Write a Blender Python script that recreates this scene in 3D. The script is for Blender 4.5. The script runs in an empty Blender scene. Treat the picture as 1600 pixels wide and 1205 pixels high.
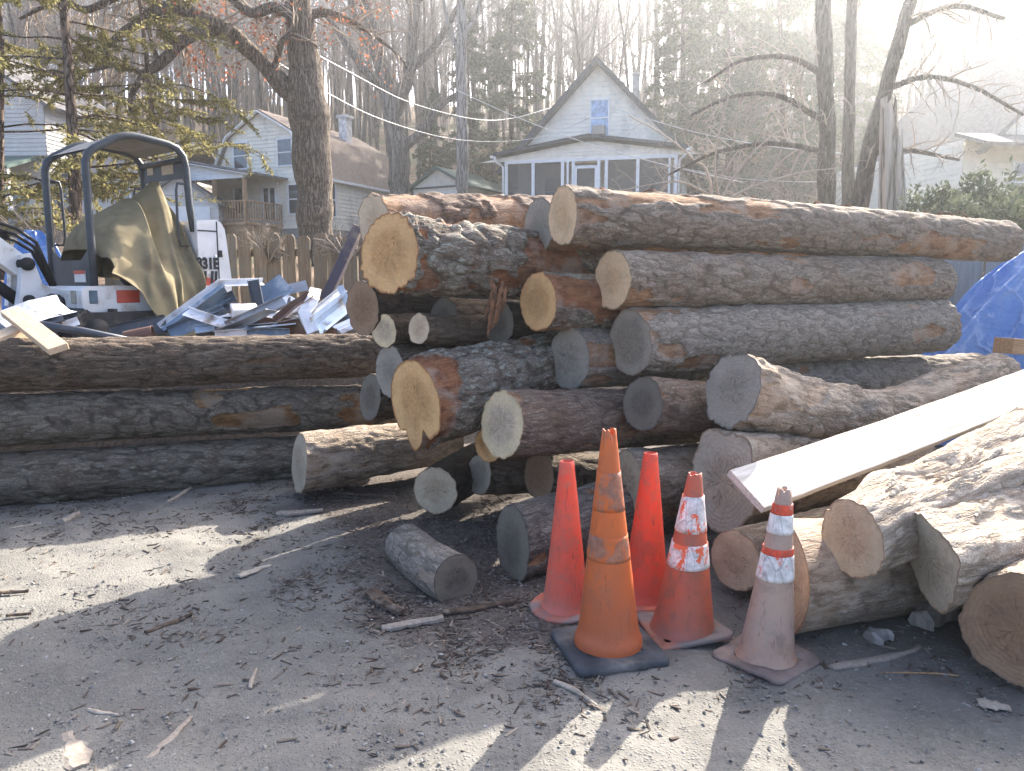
import bpy, math, random
import numpy as np
from mathutils import Vector, Matrix
R = math.radians
S = bpy.context.scene
C = S.collection
rnd = random.Random(7)

# ------------------------------------------------------------------ camera
CAM_H = 1.5
PITCH = R(7.7)
CP, SP = math.cos(PITCH), math.sin(PITCH)
F = 1200.0

def P(px, py, Y):
    """world point seen at photo pixel (px, py) at forward distance Y"""
    a = (px - 800) / F
    b = -(py - 602.5) / F
    t = Y / (b * SP + CP)
    return Vector((a * t, Y, CAM_H + t * (b * CP - SP)))

def G(px, py, z=0.0):
    a = (px - 800) / F
    b = -(py - 602.5) / F
    t = (z - CAM_H) / (b * CP - SP)
    return Vector((a * t, t * (b * SP + CP), z))

cam = bpy.data.cameras.new("camera")
camo = bpy.data.objects.new("camera", cam)
C.objects.link(camo)
camo.location = (0, 0, CAM_H)
camo.rotation_euler = (R(90) - PITCH, 0, 0)
cam.sensor_width = 36
cam.lens = 36 * F / 1600
cam.clip_start = 0.05
cam.clip_end = 2000
S.camera = camo

# ------------------------------------------------------------------ light
SUN_AZ, SUN_EL = R(29), R(32.5)
w = bpy.data.worlds.new("World")
S.world = w
w.use_nodes = True
nt = w.node_tree
bg = nt.nodes["Background"]
sky = nt.nodes.new("ShaderNodeTexSky")
sky.sky_type = 'NISHITA'
sky.sun_disc = False
sky.sun_elevation = SUN_EL
sky.sun_rotation = SUN_AZ
sky.air_density = .5
sky.dust_density = 3.5
sky.ozone_density = .9
nt.links.new(sky.outputs[0], bg.inputs[0])
bg.inputs[1].default_value = 0.15
sun = bpy.data.lights.new("sun", 'SUN')
suno = bpy.data.objects.new("sun", sun)
C.objects.link(suno)
sun.energy = 4.3
sun.angle = R(0.5)
sun.color = (1.0, 0.925, 0.82)
sd = Vector((math.sin(SUN_AZ) * math.cos(SUN_EL), math.cos(SUN_AZ) * math.cos(SUN_EL), math.sin(SUN_EL)))
suno.rotation_euler = sd.to_track_quat('Z', 'Y').to_euler()
S.view_settings.view_transform = 'Standard'
S.view_settings.look = 'None'
S.view_settings.exposure = 2.3
S.view_settings.gamma = 1.0
S.render.engine = 'CYCLES'
S.cycles.max_bounces = 6
S.cycles.diffuse_bounces = 3
S.cycles.glossy_bounces = 2
S.cycles.transmission_bounces = 3
S.cycles.transparent_max_bounces = 8
S.cycles.volume_bounces = 0
S.cycles.use_denoising = True
S.cycles.caustics_reflective = False
S.cycles.caustics_refractive = False

# ------------------------------------------------------------------ scene-tree helpers
def tag(o, label=None, cat=None, group=None, kind=None):
    if label: o['label'] = label
    if cat: o['category'] = cat
    if group: o['group'] = group
    if kind: o['kind'] = kind
    return o

def link(name, me, parent=None, loc=None, rot=None):
    o = bpy.data.objects.new(name, me)
    C.objects.link(o)
    if parent is not None: o.parent = parent
    if loc is not None: o.location = loc
    if rot is not None: o.rotation_euler = rot
    return o

def thing(name, label, cat, loc=(0, 0, 0), rz=0.0, group=None, rot=None):
    o = bpy.data.objects.new(name, None)
    o.empty_display_size = 0.2
    C.objects.link(o)
    o.location = loc
    o.rotation_euler = rot if rot is not None else (0, 0, rz)
    return tag(o, label, cat, group)

def copy_tree(o, parent=None):
    c = o.copy()
    C.objects.link(c)
    if parent is not None: c.parent = parent
    for ch in list(o.children): copy_tree(ch, c)
    return c

class MB:
    """collects simple shapes into one mesh"""
    def __init__(self): self.v, self.f, self.sm = [], [], []
    def add(self, vs, fs, smooth=False):
        n = len(self.v)
        self.v.extend([tuple(p) for p in vs])
        for f in fs:
            self.f.append(tuple(i + n for i in f)); self.sm.append(smooth)
        return self
    def box(self, c, s, M=None, bev=0.0):
        x, y, z = s[0] / 2, s[1] / 2, s[2] / 2
        if bev <= 0:
            vs = [Vector((a * x, b * y, d * z)) for a in (-1, 1) for b in (-1, 1) for d in (-1, 1)]
            fs = [(0, 1, 3, 2), (4, 6, 7, 5), (0, 4, 5, 1), (2, 3, 7, 6), (0, 2, 6, 4), (1, 5, 7, 3)]
        else:
            b_ = min(bev, x * .9, y * .9, z * .9)
            vs, fs = [], []
            # chamfered box as convex hull of 24 points
            idx = {}
            for sx in (-1, 1):
                for sy in (-1, 1):
                    for sz in (-1, 1):
                        for k, p in enumerate(((x, y - b_, z - b_), (x - b_, y, z - b_), (x - b_, y - b_, z))):
                            idx[(sx, sy, sz, k)] = len(vs)
                            vs.append(Vector((sx * p[0], sy * p[1], sz * p[2])))
            I = lambda sx, sy, sz, k: idx[(sx, sy, sz, k)]
            for s_ in (-1, 1):
                q = [(s_, -1, -1, 0), (s_, 1, -1, 0), (s_, 1, 1, 0), (s_, -1, 1, 0)]
                fs.append(tuple(I(*t) for t in (q if s_ > 0 else q[::-1])))
                q = [(-1, s_, -1, 1), (-1, s_, 1, 1), (1, s_, 1, 1), (1, s_, -1, 1)]
                fs.append(tuple(I(*t) for t in (q if s_ > 0 else q[::-1])))
                q = [(-1, -1, s_, 2), (1, -1, s_, 2), (1, 1, s_, 2), (-1, 1, s_, 2)]
                fs.append(tuple(I(*t) for t in (q if s_ > 0 else q[::-1])))
            for a in (-1, 1):
                for b in (-1, 1):
                    fs.append((I(a, b, -1, 0), I(a, b, 1, 0), I(a, b, 1, 1), I(a, b, -1, 1)))
                    fs.append((I(a, -1, b, 0), I(a, 1, b, 0), I(a, 1, b, 2), I(a, -1, b, 2)))
                    fs.append((I(-1, a, b, 1), I(1, a, b, 1), I(1, a, b, 2), I(-1, a, b, 2)))
            for sx in (-1, 1):
                for sy in (-1, 1):
                    for sz in (-1, 1):
                        fs.append((I(sx, sy, sz, 0), I(sx, sy, sz, 1), I(sx, sy, sz, 2)))
        c = Vector(c)
        vs = [(M @ p if M is not None else p) + c for p in vs]
        return self.add(vs, fs)
    def beam(self, a, b, w, h, up=(0, 0, 1), bev=0.0):
        a, b = Vector(a), Vector(b)
        d = b - a
        L = d.length
        z = d.normalized()
        u = Vector(up)
        if abs(z.dot(u)) > 0.99: u = Vector((1, 0, 0))
        x = u.cross(z).normalized()
        y = z.cross(x)
        M = Matrix((x, y, z)).transposed()
        return self.box((a + b) / 2, (w, h, L), M, bev)
    def tube(self, pts, rad, k=8, cap=True, smooth=True):
        pts = [Vector(p) for p in pts]
        n = len(pts)
        if not hasattr(rad, '__len__'): rad = [rad] * n
        vs, fs = [], []
        t0 = (pts[1] - pts[0]).normalized()
        u = Vector((0, 0, 1)) if abs(t0.z) < .9 else Vector((1, 0, 0))
        x = u.cross(t0).normalized()
        for i in range(n):
            t = (pts[min(i + 1, n - 1)] - pts[max(i - 1, 0)])
            t = t.normalized() if t.length > 1e-9 else t0
            x = (x - t * x.dot(t))
            x = x.normalized() if x.length > 1e-6 else t.orthogonal().normalized()
            y = t.cross(x)
            for j in range(k):
                a = 2 * math.pi * j / k
                vs.append(pts[i] + (x * math.cos(a) + y * math.sin(a)) * rad[i])
        for i in range(n - 1):
            for j in range(k):
                fs.append((i * k + j, i * k + (j + 1) % k, (i + 1) * k + (j + 1) % k, (i + 1) * k + j))
        if cap:
            fs.append(tuple(range(k - 1, -1, -1)))
            fs.append(tuple((n - 1) * k + j for j in range(k)))
        return self.add(vs, fs, smooth)
    def lathe(self, prof, k=32, c=(0, 0, 0), smooth=True, M=None, closed=False):
        c = Vector(c)
        vs, fs = [], []
        n = len(prof)
        for (r, z) in prof:
            for j in range(k):
                a = 2 * math.pi * j / k
                p = Vector((r * math.cos(a), r * math.sin(a), z))
                vs.append((M @ p if M is not None else p) + c)
        for i in range(n - 1 if not closed else n):
            i2 = (i + 1) % n
            for j in range(k):
                fs.append((i * k + j, i * k + (j + 1) % k, i2 * k + (j + 1) % k, i2 * k + j))
        return self.add(vs, fs, smooth)
    def prism(self, poly, a0, a1, M=None, c=(0, 0, 0)):
        """poly in (x,z) extruded along y from a0 to a1"""
        n = len(poly)
        vs = [Vector((x, a0, z)) for x, z in poly] + [Vector((x, a1, z)) for x, z in poly]
        fs = [tuple(range(n)), tuple(range(2 * n - 1, n - 1, -1))]
        for i in range(n):
            j = (i + 1) % n
            fs.append((i, i + n, j + n, j))
        c = Vector(c)
        vs = [(M @ p if M is not None else p) + c for p in vs]
        return self.add(vs, fs)
    def mesh(self, name, mat):
        me = bpy.data.meshes.new(name)
        me.from_pydata(self.v, [], self.f)
        me.polygons.foreach_set('use_smooth', self.sm)
        if mat is not None: me.materials.append(mat)
        me.update()
        return me
    def build(self, name, mat, parent=None, loc=None, rot=None):
        return link(name, self.mesh(name, mat), parent, loc, rot)

def np_mesh(name, V, Q, mat, smooth=True, attrs=None):
    me = bpy.data.meshes.new(name)
    V = np.asarray(V, dtype=np.float32); Q = np.asarray(Q, dtype=np.int32)
    me.vertices.add(len(V)); me.vertices.foreach_set('co', V.ravel())
    k = Q.shape[1]
    me.loops.add(Q.size); me.loops.foreach_set('vertex_index', Q.ravel())
    me.polygons.add(len(Q))
    me.polygons.foreach_set('loop_start', np.arange(0, Q.size, k, dtype=np.int32))
    me.polygons.foreach_set('loop_total', np.full(len(Q), k, dtype=np.int32))
    me.polygons.foreach_set('use_smooth', np.full(len(Q), smooth, dtype=bool))
    me.update(calc_edges=True)
    for nm, arr in (attrs or {}).items():
        at = me.attributes.new(nm, 'FLOAT', 'POINT')
        at.data.foreach_set('value', np.asarray(arr, dtype=np.float32).ravel())
    if mat is not None: me.materials.append(mat)
    return me

# ------------------------------------------------------------------ numpy noise
def _h(ix, iy, iz, seed):
    h = (ix.astype(np.uint32) * np.uint32(374761393) + iy.astype(np.uint32) * np.uint32(668265263)
         + iz.astype(np.uint32) * np.uint32(2147483647) + np.uint32((seed * 974634777) & 0xffffffff))
    h = (h ^ (h >> np.uint32(13))) * np.uint32(1274126177)
    h = h ^ (h >> np.uint32(16))
    return (h & np.uint32(0xffffff)).astype(np.float32) / np.float32(0xffffff)

def vnoise(p, seed=0):
    p = np.asarray(p, dtype=np.float32)
    i = np.floor(p).astype(np.int64)
    f = p - i
    u = f * f * (3 - 2 * f)
    r = 0
    for dx in (0, 1):
        wx = u[:, 0] if dx else 1 - u[:, 0]
        for dy in (0, 1):
            wy = u[:, 1] if dy else 1 - u[:, 1]
            for dz in (0, 1):
                wz = u[:, 2] if dz else 1 - u[:, 2]
                r = r + wx * wy * wz * _h(i[:, 0] + dx, i[:, 1] + dy, i[:, 2] + dz, seed)
    return r

def fbm(p, octv=3, seed=0):
    s, a, t = 0, 1.0, 0
    p = np.asarray(p, dtype=np.float32)
    for k in range(octv):
        s = s + a * vnoise(p * (2.03 ** k) + 7.1 * k, seed + k); t += a; a *= .5
    return s / t

def sstep(a, b, x):
    t = np.clip((x - a) / (b - a), 0, 1)
    return t * t * (3 - 2 * t)

# ------------------------------------------------------------------ node helper
class NB:
    def __init__(self, name, rough=0.85, spec=0.3):
        self.m = bpy.data.materials.new(name)
        self.m.use_nodes = True
        self.t = self.m.node_tree
        self.b = self.t.nodes['Principled BSDF']
        self.b.inputs['Roughness'].default_value = rough
        self.b.inputs['Specular IOR Level'].default_value = spec
    def n(self, typ, ins=None, **props):
        nd = self.t.nodes.new('ShaderNode' + typ)
        for k, v in props.items(): setattr(nd, k, v)
        for k, v in (ins or {}).items(): self.set(nd.inputs[k], v)
        return nd
    def set(self, sock, v):
        if isinstance(v, bpy.types.NodeSocket): self.t.links.new(v, sock)
        else:
            if sock.type == 'RGBA' and len(v) == 3: v = (*v, 1)
            sock.default_value = v
    def obj(self): return self.n('TexCoord').outputs['Object']
    def rand(self): return self.n('ObjectInfo').outputs['Random']
    def attr(self, name): return self.n('Attribute', attribute_name=name).outputs['Fac']
    def geo(self, what='Position'): return self.n('NewGeometry').outputs[what]
    def math(self, op, a, b=0.0, clamp=False):
        return self.n('Math', {0: a, 1: b}, operation=op, use_clamp=clamp).outputs[0]
    def vm(self, op, a, b):
        return self.n('VectorMath', {0: a, 1: b}, operation=op).outputs[0]
    def scale(self, v, s): return self.vm('MULTIPLY', v, s)
    def noise(self, v, sc, det=3.0, rough=.55, dist=0.0, col=False):
        nd = self.n('TexNoise', {'Vector': v, 'Scale': sc, 'Detail': det, 'Roughness': rough, 'Distortion': dist})
        return nd.outputs['Color' if col else 0]
    def vor(self, v, sc, feature='F1', out=0, rnds=1.0):
        nd = self.n('TexVoronoi', {'Vector': v, 'Scale': sc, 'Randomness': rnds}, feature=feature)
        return nd.outputs[out]
    def ramp(self, f, *stops, interp='LINEAR'):
        nd = self.n('ValToRGB', {0: f})
        cr = nd.color_ramp
        cr.interpolation = interp
        while len(cr.elements) < len(stops): cr.elements.new(0.5)
        for e, (p, c) in zip(cr.elements, stops):
            e.position = p
            e.color = (c, c, c, 1) if not hasattr(c, '__len__') else (*c[:3], 1)
        return nd.outputs[0]
    def mr(self, f, a, b, c=0.0, d=1.0):
        return self.n('MapRange', {0: f, 1: a, 2: b, 3: c, 4: d}, interpolation_type='SMOOTHSTEP').outputs[0]
    def mix(self, f, a, b, blend='MIX'):
        nd = self.n('Mix', data_type='RGBA', blend_type=blend)
        self.set(nd.inputs[0], f); self.set(nd.inputs[6], a); self.set(nd.inputs[7], b)
        return nd.outputs[2]
    def bump(self, h, strength=.5, dist=.01):
        nd = self.n('Bump', {'Strength': strength, 'Distance': dist, 'Height': h})
        self.t.links.new(nd.outputs[0], self.b.inputs['Normal'])
    def col(self, c): self.set(self.b.inputs['Base Color'], c)
    def rough(self, r): self.set(self.b.inputs['Roughness'], r)

_mats = {}
def plain(name, c, rough=.7, spec=.3, var=.25, sc=6.0, bump=.15, bsc=60.0, metal=0.0, dirt=None, dirt_sc=3.0, dirt_th=(.52, .68)):
    """painted / weathered surface: base colour with blotchy variation, fine bump, optional dirt"""
    if name in _mats: return _mats[name]
    b = NB(name, rough, spec)
    o = b.vm('ADD', b.obj(), b.n('CombineXYZ', {0: b.math('MULTIPLY', b.rand(), 31.0), 1: 0.0, 2: 0.0}).outputs[0])
    n = b.noise(o, sc, 4)
    c1 = tuple(x * (1 - var) for x in c); c2 = tuple(min(1, x * (1 + var)) for x in c)
    k = b.mix(b.mr(n, .3, .7), c1, c2)
    if dirt is not None:
        k = b.mix(b.mr(b.noise(o, dirt_sc, 6, .65), *dirt_th), k, dirt)
    b.col(k)
    b.b.inputs['Metallic'].default_value = metal
    if bump: b.bump(b.noise(o, bsc, 3), bump, .004)
    _mats[name] = b.m
    return b.m
# ------------------------------------------------------------------ terrain
def gz_np(x, y):
    d = (y - 5.0) - .545 * (x + 3.35)
    bank = .85 * sstep(.45, 1.25, d) * (1 - .75 * sstep(0.5, 4.0, x))
    slope = .092 * np.clip(y - 8, 0, 45) * sstep(8, 14, y)
    hill = 1.6 * sstep(16, 31, y) * sstep(-6, 1, x) + .30 * np.maximum(0, y - 47) * sstep(47, 58, y)
    hill = np.minimum(hill, 29)
    return bank + slope + hill
def gz(x, y):
    return float(gz_np(np.array([x], float), np.array([y], float))[0])

def ground_mat():
    b = NB('ground_dirt', .95, .15)
    p = b.geo()
    n1 = b.noise(p, .55, 5, .6)
    n2 = b.noise(p, 3.5, 6, .65)
    n3 = b.noise(p, 38, 4, .7)
    grit = b.vor(p, 75, 'F1', 0)
    base = b.mix(b.mr(n1, .35, .65), (.134, .129, .115), (.20, .19, .169))
    base = b.mix(b.math('MULTIPLY', b.mr(n2, .42, .72), .8), base, (.106, .102, .093))
    base = b.mix(b.math('MULTIPLY', b.mr(n3, .48, .72), .35), base, (.26, .25, .228))
    base = b.mix(b.math('MULTIPLY', b.mr(grit, .22, .04), .25), base, (.27, .262, .245))
    # debris-darkened soil around the pile
    at = b.attr('soil')
    soil = b.mix(b.mr(n3, .35, .65), (.045, .036, .031), (.12, .098, .082))
    base = b.mix(b.math('MULTIPLY', b.mr(b.math('ADD', at, b.math('MULTIPLY', b.math('SUBTRACT', n2, .5), .9)), .3, .75), .85), base, soil)
    # leaf litter / winter grass far away
    fa = b.attr('far')
    lit = b.mix(b.mr(b.noise(p, .9, 6, .7), .38, .62), (.15, .10, .065), (.27, .20, .135))
    lit = b.mix(b.mr(b.noise(p, .12, 3), .5, .62), lit, (.12, .12, .06))
    base = b.mix(fa, base, lit)
    b.col(base)
    h = b.math('ADD', b.math('MULTIPLY', n3, .6), b.math('ADD', b.math('MULTIPLY', b.mr(grit, .5, .0), .5), n2))
    b.bump(h, .6, .011)
    return b.m
def axis(segs):
    out = []
    for a, b_, s in segs:
        out += list(np.arange(a, b_, s))
    out.append(segs[-1][1])
    return np.array(out)
gx = axis([(-200, -60, 20), (-60, -14, 2.5), (-14, -4.6, .35), (-4.6, 4.6, .035), (4.6, 14, .35), (14, 60, 2.5), (60, 200, 20)])
gy = axis([(-48, -6, 6), (-6, 1.4, .4), (1.4, 5.2, .03), (5.2, 7.5, .07), (7.5, 16, .3), (16, 130, 1.5), (130, 230, 20)])
XX, YY = np.meshgrid(gx, gy)
x_, y_ = XX.ravel(), YY.ravel()
z_ = gz_np(x_, y_)
P3 = np.stack([x_, y_, np.zeros_like(x_)], 1)
near = 1 - sstep(7, 12, np.hypot(x_, y_))
rough_ = (fbm(P3 * 1.3, 3, 3) - .5) * .05 + (fbm(P3 * 7, 3, 9) - .5) * .022 + (vnoise(P3 * 26, 5) - .5) * .008
z_ = z_ + rough_ * near + (1 - near) * (fbm(P3 * .15, 3, 11) - .5) * .5 * sstep(14, 22, y_)
dd = (y_ - 5.0) - .545 * (x_ + 3.35)
soil = sstep(-2.0, -.5, dd) * sstep(-2.3, -.9, x_) + .75 * sstep(-1.0, -.55, x_ + 0.3 * (y_ - 3.4)) * (1 - sstep(.3, 1.2, x_)) * sstep(2.55, 3.3, y_)
soil = np.maximum(soil, sstep(.1, .4, dd))
far_ = sstep(7.5, 10, y_)
nx, ny = len(gx), len(gy)
ii = np.arange(nx * ny).reshape(ny, nx)
Q = np.stack([ii[:-1, :-1], ii[:-1, 1:], ii[1:, 1:], ii[1:, :-1]], -1).reshape(-1, 4)
gme = np_mesh('ground', np.stack([x_, y_, z_], 1), Q, ground_mat(), True, {'soil': np.clip(soil, 0, 1), 'far': far_})
ground = tag(link('ground', gme), kind='structure')

# ------------------------------------------------------------------ loose stones and chips (uncountable)
def scatter_mesh(name, mat, n, where, shape, seed):
    rg = np.random.default_rng(seed)
    bv, bf = shape
    bv = np.array(bv, float); bf = np.array(bf)
    xs, ys, sc, asp = where(rg, n)
    n = len(xs)
    zs = gz_np(xs, ys) + (fbm(np.stack([xs, ys, 0 * xs], 1) * 1.3, 3, 3) - .5) * .05
    yaw = rg.uniform(0, 6.283, n); tl = rg.normal(0, .22, n)
    V = np.repeat(bv[None], n, 0) * (1 + rg.uniform(-.28, .28, (n, len(bv), 3)))
    V = V * sc[:, None, None] * asp[:, None, :]
    ct, st = np.cos(tl)[:, None], np.sin(tl)[:, None]
    X = V[..., 0] * ct - V[..., 2] * st; Z = V[..., 0] * st + V[..., 2] * ct
    c_, s_ = np.cos(yaw)[:, None], np.sin(yaw)[:, None]
    X2 = X * c_ - V[..., 1] * s_; Y2 = X * s_ + V[..., 1] * c_
    Z = Z + sc[:, None] * asp[:, 2:3] * .45
    W = np.stack([X2 + xs[:, None], Y2 + ys[:, None], Z + zs[:, None]], -1).reshape(-1, 3)
    Fq = (bf[None] + (np.arange(n) * len(bv))[:, None, None]).reshape(-1, bf.shape[1])
    val = np.repeat(rg.uniform(0, 1, n), len(bv))
    me = np_mesh(name, W, Fq, mat, False, {'rv': val})
    return tag(link(name, me), kind='stuff')
octa = ([(1, 0, 0), (0, 1, 0), (-1, 0, 0), (0, -1, 0), (.1, .1, .8), (0, 0, -.6), (.75, .7, .3), (-.7, -.6, .35)],
        [(0, 6, 4), (6, 1, 4), (1, 2, 4), (2, 7, 4), (7, 3, 4), (3, 0, 4), (1, 0, 5), (2, 1, 5), (3, 2, 5), (0, 3, 5), (0, 1, 6), (2, 3, 7)])
chip = ([(-1, -1, -1), (1, -.7, -1), (1, .7, -1), (-1, 1, -1), (-.9, -.8, 1), (1.1, -.4, 1), (.9, .6, 1), (-1.1, .7, 1)],
        [(3, 2, 1, 0), (4, 5, 6, 7), (0, 1, 5, 4), (1, 2, 6, 5), (2, 3, 7, 6), (3, 0, 4, 7)])
def stone_mat():
    b = NB('pebble_stone', .9, .2)
    v = b.attr('rv')
    b.col(b.mix(b.math('MULTIPLY', b.noise(b.geo(), 60, 2), .4), b.ramp(v, (0, (.12, .118, .11)), (.5, (.19, .185, .172)), (.9, (.27, .26, .24)), (1, (.42, .41, .39))), (.16, .14, .12)))
    return b.m
def chip_mat():
    b = NB('wood_chip', .9, .2)
    v = b.attr('rv')
    f = b.noise(b.geo(), 90, 2)
    b.col(b.mix(b.math('MULTIPLY', f, .5), b.ramp(v, (0, (.05, .038, .031)), (.45, (.10, .08, .063)), (.75, (.175, .145, .115)), (1, (.33, .28, .225))), (.09, .065, .05)))
    return b.m
def w_stone(rg, n):
    y = 1.7 + 3.6 * rg.uniform(0, 1, n) ** 1.1
    x = rg.uniform(-1, 1, n) * (y * .72 + .3)
    sc = .003 + .008 * rg.uniform(0, 1, n) ** 5
    big = rg.uniform(0, 1, n) > .9985
    sc = np.where(big, sc + .011, sc)
    asp = np.stack([np.ones(n), rg.uniform(.6, 1, n), rg.uniform(.4, .8, n)], 1)
    return x, y, sc, asp
def w_chip(rg, n):
    y = 2.2 + 3.6 * rg.uniform(0, 1, n)
    x = rg.uniform(-1, 1, n) * (y * .72 + .3)
    p = .012 + 1.0 * (x > -1.5) * (x < .75) * (y > 2.75) * np.clip(1.3 - abs(x + .35) / 1.1, 0, 1) + .45 * (y > 3.9) * (x > -2.0) + .25 * (x > .9) * (y > 2.6) + .35 * (y > 4.4 + .545 * (x + 3.35) - .55) * (x < -1)
    p = (.008 + .9 * np.exp(-((x + .5) / 1.2) ** 2 - ((y - 3.7) / .85) ** 2) + .45 * sstep(3.8, 4.5, y) * sstep(-2.4, -1.5, x) * (x < 1.2)
         + .22 * sstep(.7, 1.2, x) * sstep(2.5, 2.9, y) + .3 * sstep(-.75, -.3, y - 4.4 - .545 * (x + 3.35)) * (x < -1) + .25 * np.exp(-((x - .2) / .5) ** 2 - ((y - 2.85) / .28) ** 2))
    p = p * (.25 + 1.5 * sstep(.35, .65, fbm(np.stack([x * 2.2, y * 2.2, 0 * x], 1), 3, 77)))
    k = rg.uniform(0, 1, n) < p
    x, y = x[k], y[k]; m = len(x)
    sc = .004 + .026 * rg.uniform(0, 1, m) ** 6
    asp = np.stack([np.ones(m), rg.uniform(.08, .28, m), rg.uniform(.06, .14, m)], 1)
    return x, y, sc, asp
scatter_mesh('gravel', stone_mat(), 17000, w_stone, octa, 1)
scatter_mesh('wood_chips', chip_mat(), 130000, w_chip, chip, 2)
# ------------------------------------------------------------------ log materials
def bark_mat(name, c_crack, c1, c2, lichen=0.0, c_lich=(.30, .33, .27), peel1=(.20, .105, .055), peel2=(.36, .215, .125),
             vsc=30.0, stretch=.26, bump=.9, c3=None, plates=.25):
    b = NB(name, .92, .18)
    o = b.vm('ADD', b.obj(), b.n('CombineXYZ', {0: b.math('MULTIPLY', b.rand(), 40.0), 1: 0.0, 2: b.math('MULTIPLY', b.rand(), 17.0)}).outputs[0])
    wv = b.vm('MULTIPLY', b.vm('SUBTRACT', b.noise(o, 7, 4, .65, col=True), (.5, .5, .5)), (.075, .075, .05))
    ow = b.vm('ADD', o, wv)
    s = b.scale(ow, (1, 1, stretch))
    # long furrows: the mid-level lines of a stretched noise, plus a few cross cracks
    fa = b.math('ABSOLUTE', b.math('SUBTRACT', b.noise(s, vsc * .62, 3, .6), .5))
    fb = b.math('ABSOLUTE', b.math('SUBTRACT', b.noise(s, vsc * 1.5, 3, .65), .5))
    cell = b.vor(s, vsc, 'DISTANCE_TO_EDGE', 0)
    cellv = b.n('SeparateColor', {0: b.vor(s, vsc, 'F1', 1)}).outputs[0]
    furrow = b.math('MULTIPLY', b.mr(fa, .0, .075), b.math('ADD', .45, b.math('MULTIPLY', b.mr(fb, .0, .07), .55)))
    plate = b.math('MULTIPLY', furrow, b.math('ADD', 1 - plates, b.math('MULTIPLY', b.mr(cell, .0, .10), plates)))
    fib = b.noise(b.scale(ow, (1, 1, .10)), 95, 4, .65)
    fine = b.noise(o, 120, 4, .7)
    mid = b.noise(b.scale(o, (1, 1, .5)), 17, 5, .7)
    big = b.noise(o, 4.2, 4, .6)
    hg = b.attr('hgt')
    col = b.mix(b.math('ADD', b.math('MULTIPLY', cellv, .25), b.math('ADD', b.math('MULTIPLY', fib, .45), b.math('MULTIPLY', b.math('SUBTRACT', mid, .3), .75))), c1, c2)
    if c3 is not None: col = b.mix(b.math('MULTIPLY', b.mr(b.math('ADD', b.math('MULTIPLY', big, .6), b.math('MULTIPLY', mid, .4)), .46, .64), .8), col, c3)
    col = b.mix(b.math('MULTIPLY', b.mr(fine, .42, .70), .5), col, tuple(min(1, x * 1.55) for x in c2))
    if lichen > 0:
        ln = b.math('ADD', b.math('MULTIPLY', b.noise(o, 6.5, 6, .74), .75), b.math('MULTIPLY', mid, .25))
        lf = b.math('MULTIPLY', b.mr(ln, .60 - .2 * lichen, .70 - .2 * lichen), b.mr(plate, .25, .8))
        col = b.mix(b.math('MULTIPLY', lf, .8), col, b.mix(b.mr(fine, .3, .7), tuple(x * .6 for x in c_lich), tuple(x * 1.2 for x in c_lich)))
    crack = b.math('MULTIPLY', b.math('ADD', .30, b.math('MULTIPLY', plate, .70)), b.mr(hg, .02, .42))
    col = b.mix(crack, b.mix(fine, tuple(x * 1.2 for x in c_crack), tuple(x * 2.2 for x in c_crack)), col)
    pe = b.attr('peel')
    pst = b.noise(b.scale(ow, (1, 1, .07)), 42, 5, .75)
    pcol = b.mix(b.mr(pst, .32, .66), peel1, peel2)
    pcol = b.mix(b.math('MULTIPLY', b.mr(mid, .46, .66), .75), pcol, tuple(x * .5 for x in peel1))
    pcol = b.mix(b.math('MULTIPLY', b.mr(big, .45, .62), .55), pcol, c2)
    pe2 = b.mr(b.math('ADD', pe, b.math('MULTIPLY', b.math('SUBTRACT', mid, .5), 1.5)), .3, .75)
    col = b.mix(pe2, col, pcol)
    b.col(col)
    h = b.math('ADD', b.math('MULTIPLY', plate, .6), b.math('ADD', b.math('MULTIPLY', fib, .5), b.math('ADD', b.math('MULTIPLY', fine, .25), b.math('MULTIPLY', mid, .6))))
    h = b.math('MULTIPLY', h, b.math('SUBTRACT', 1.0, b.math('MULTIPLY', pe, .5)))
    b.bump(h, bump, .016)
    return b.m

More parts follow.
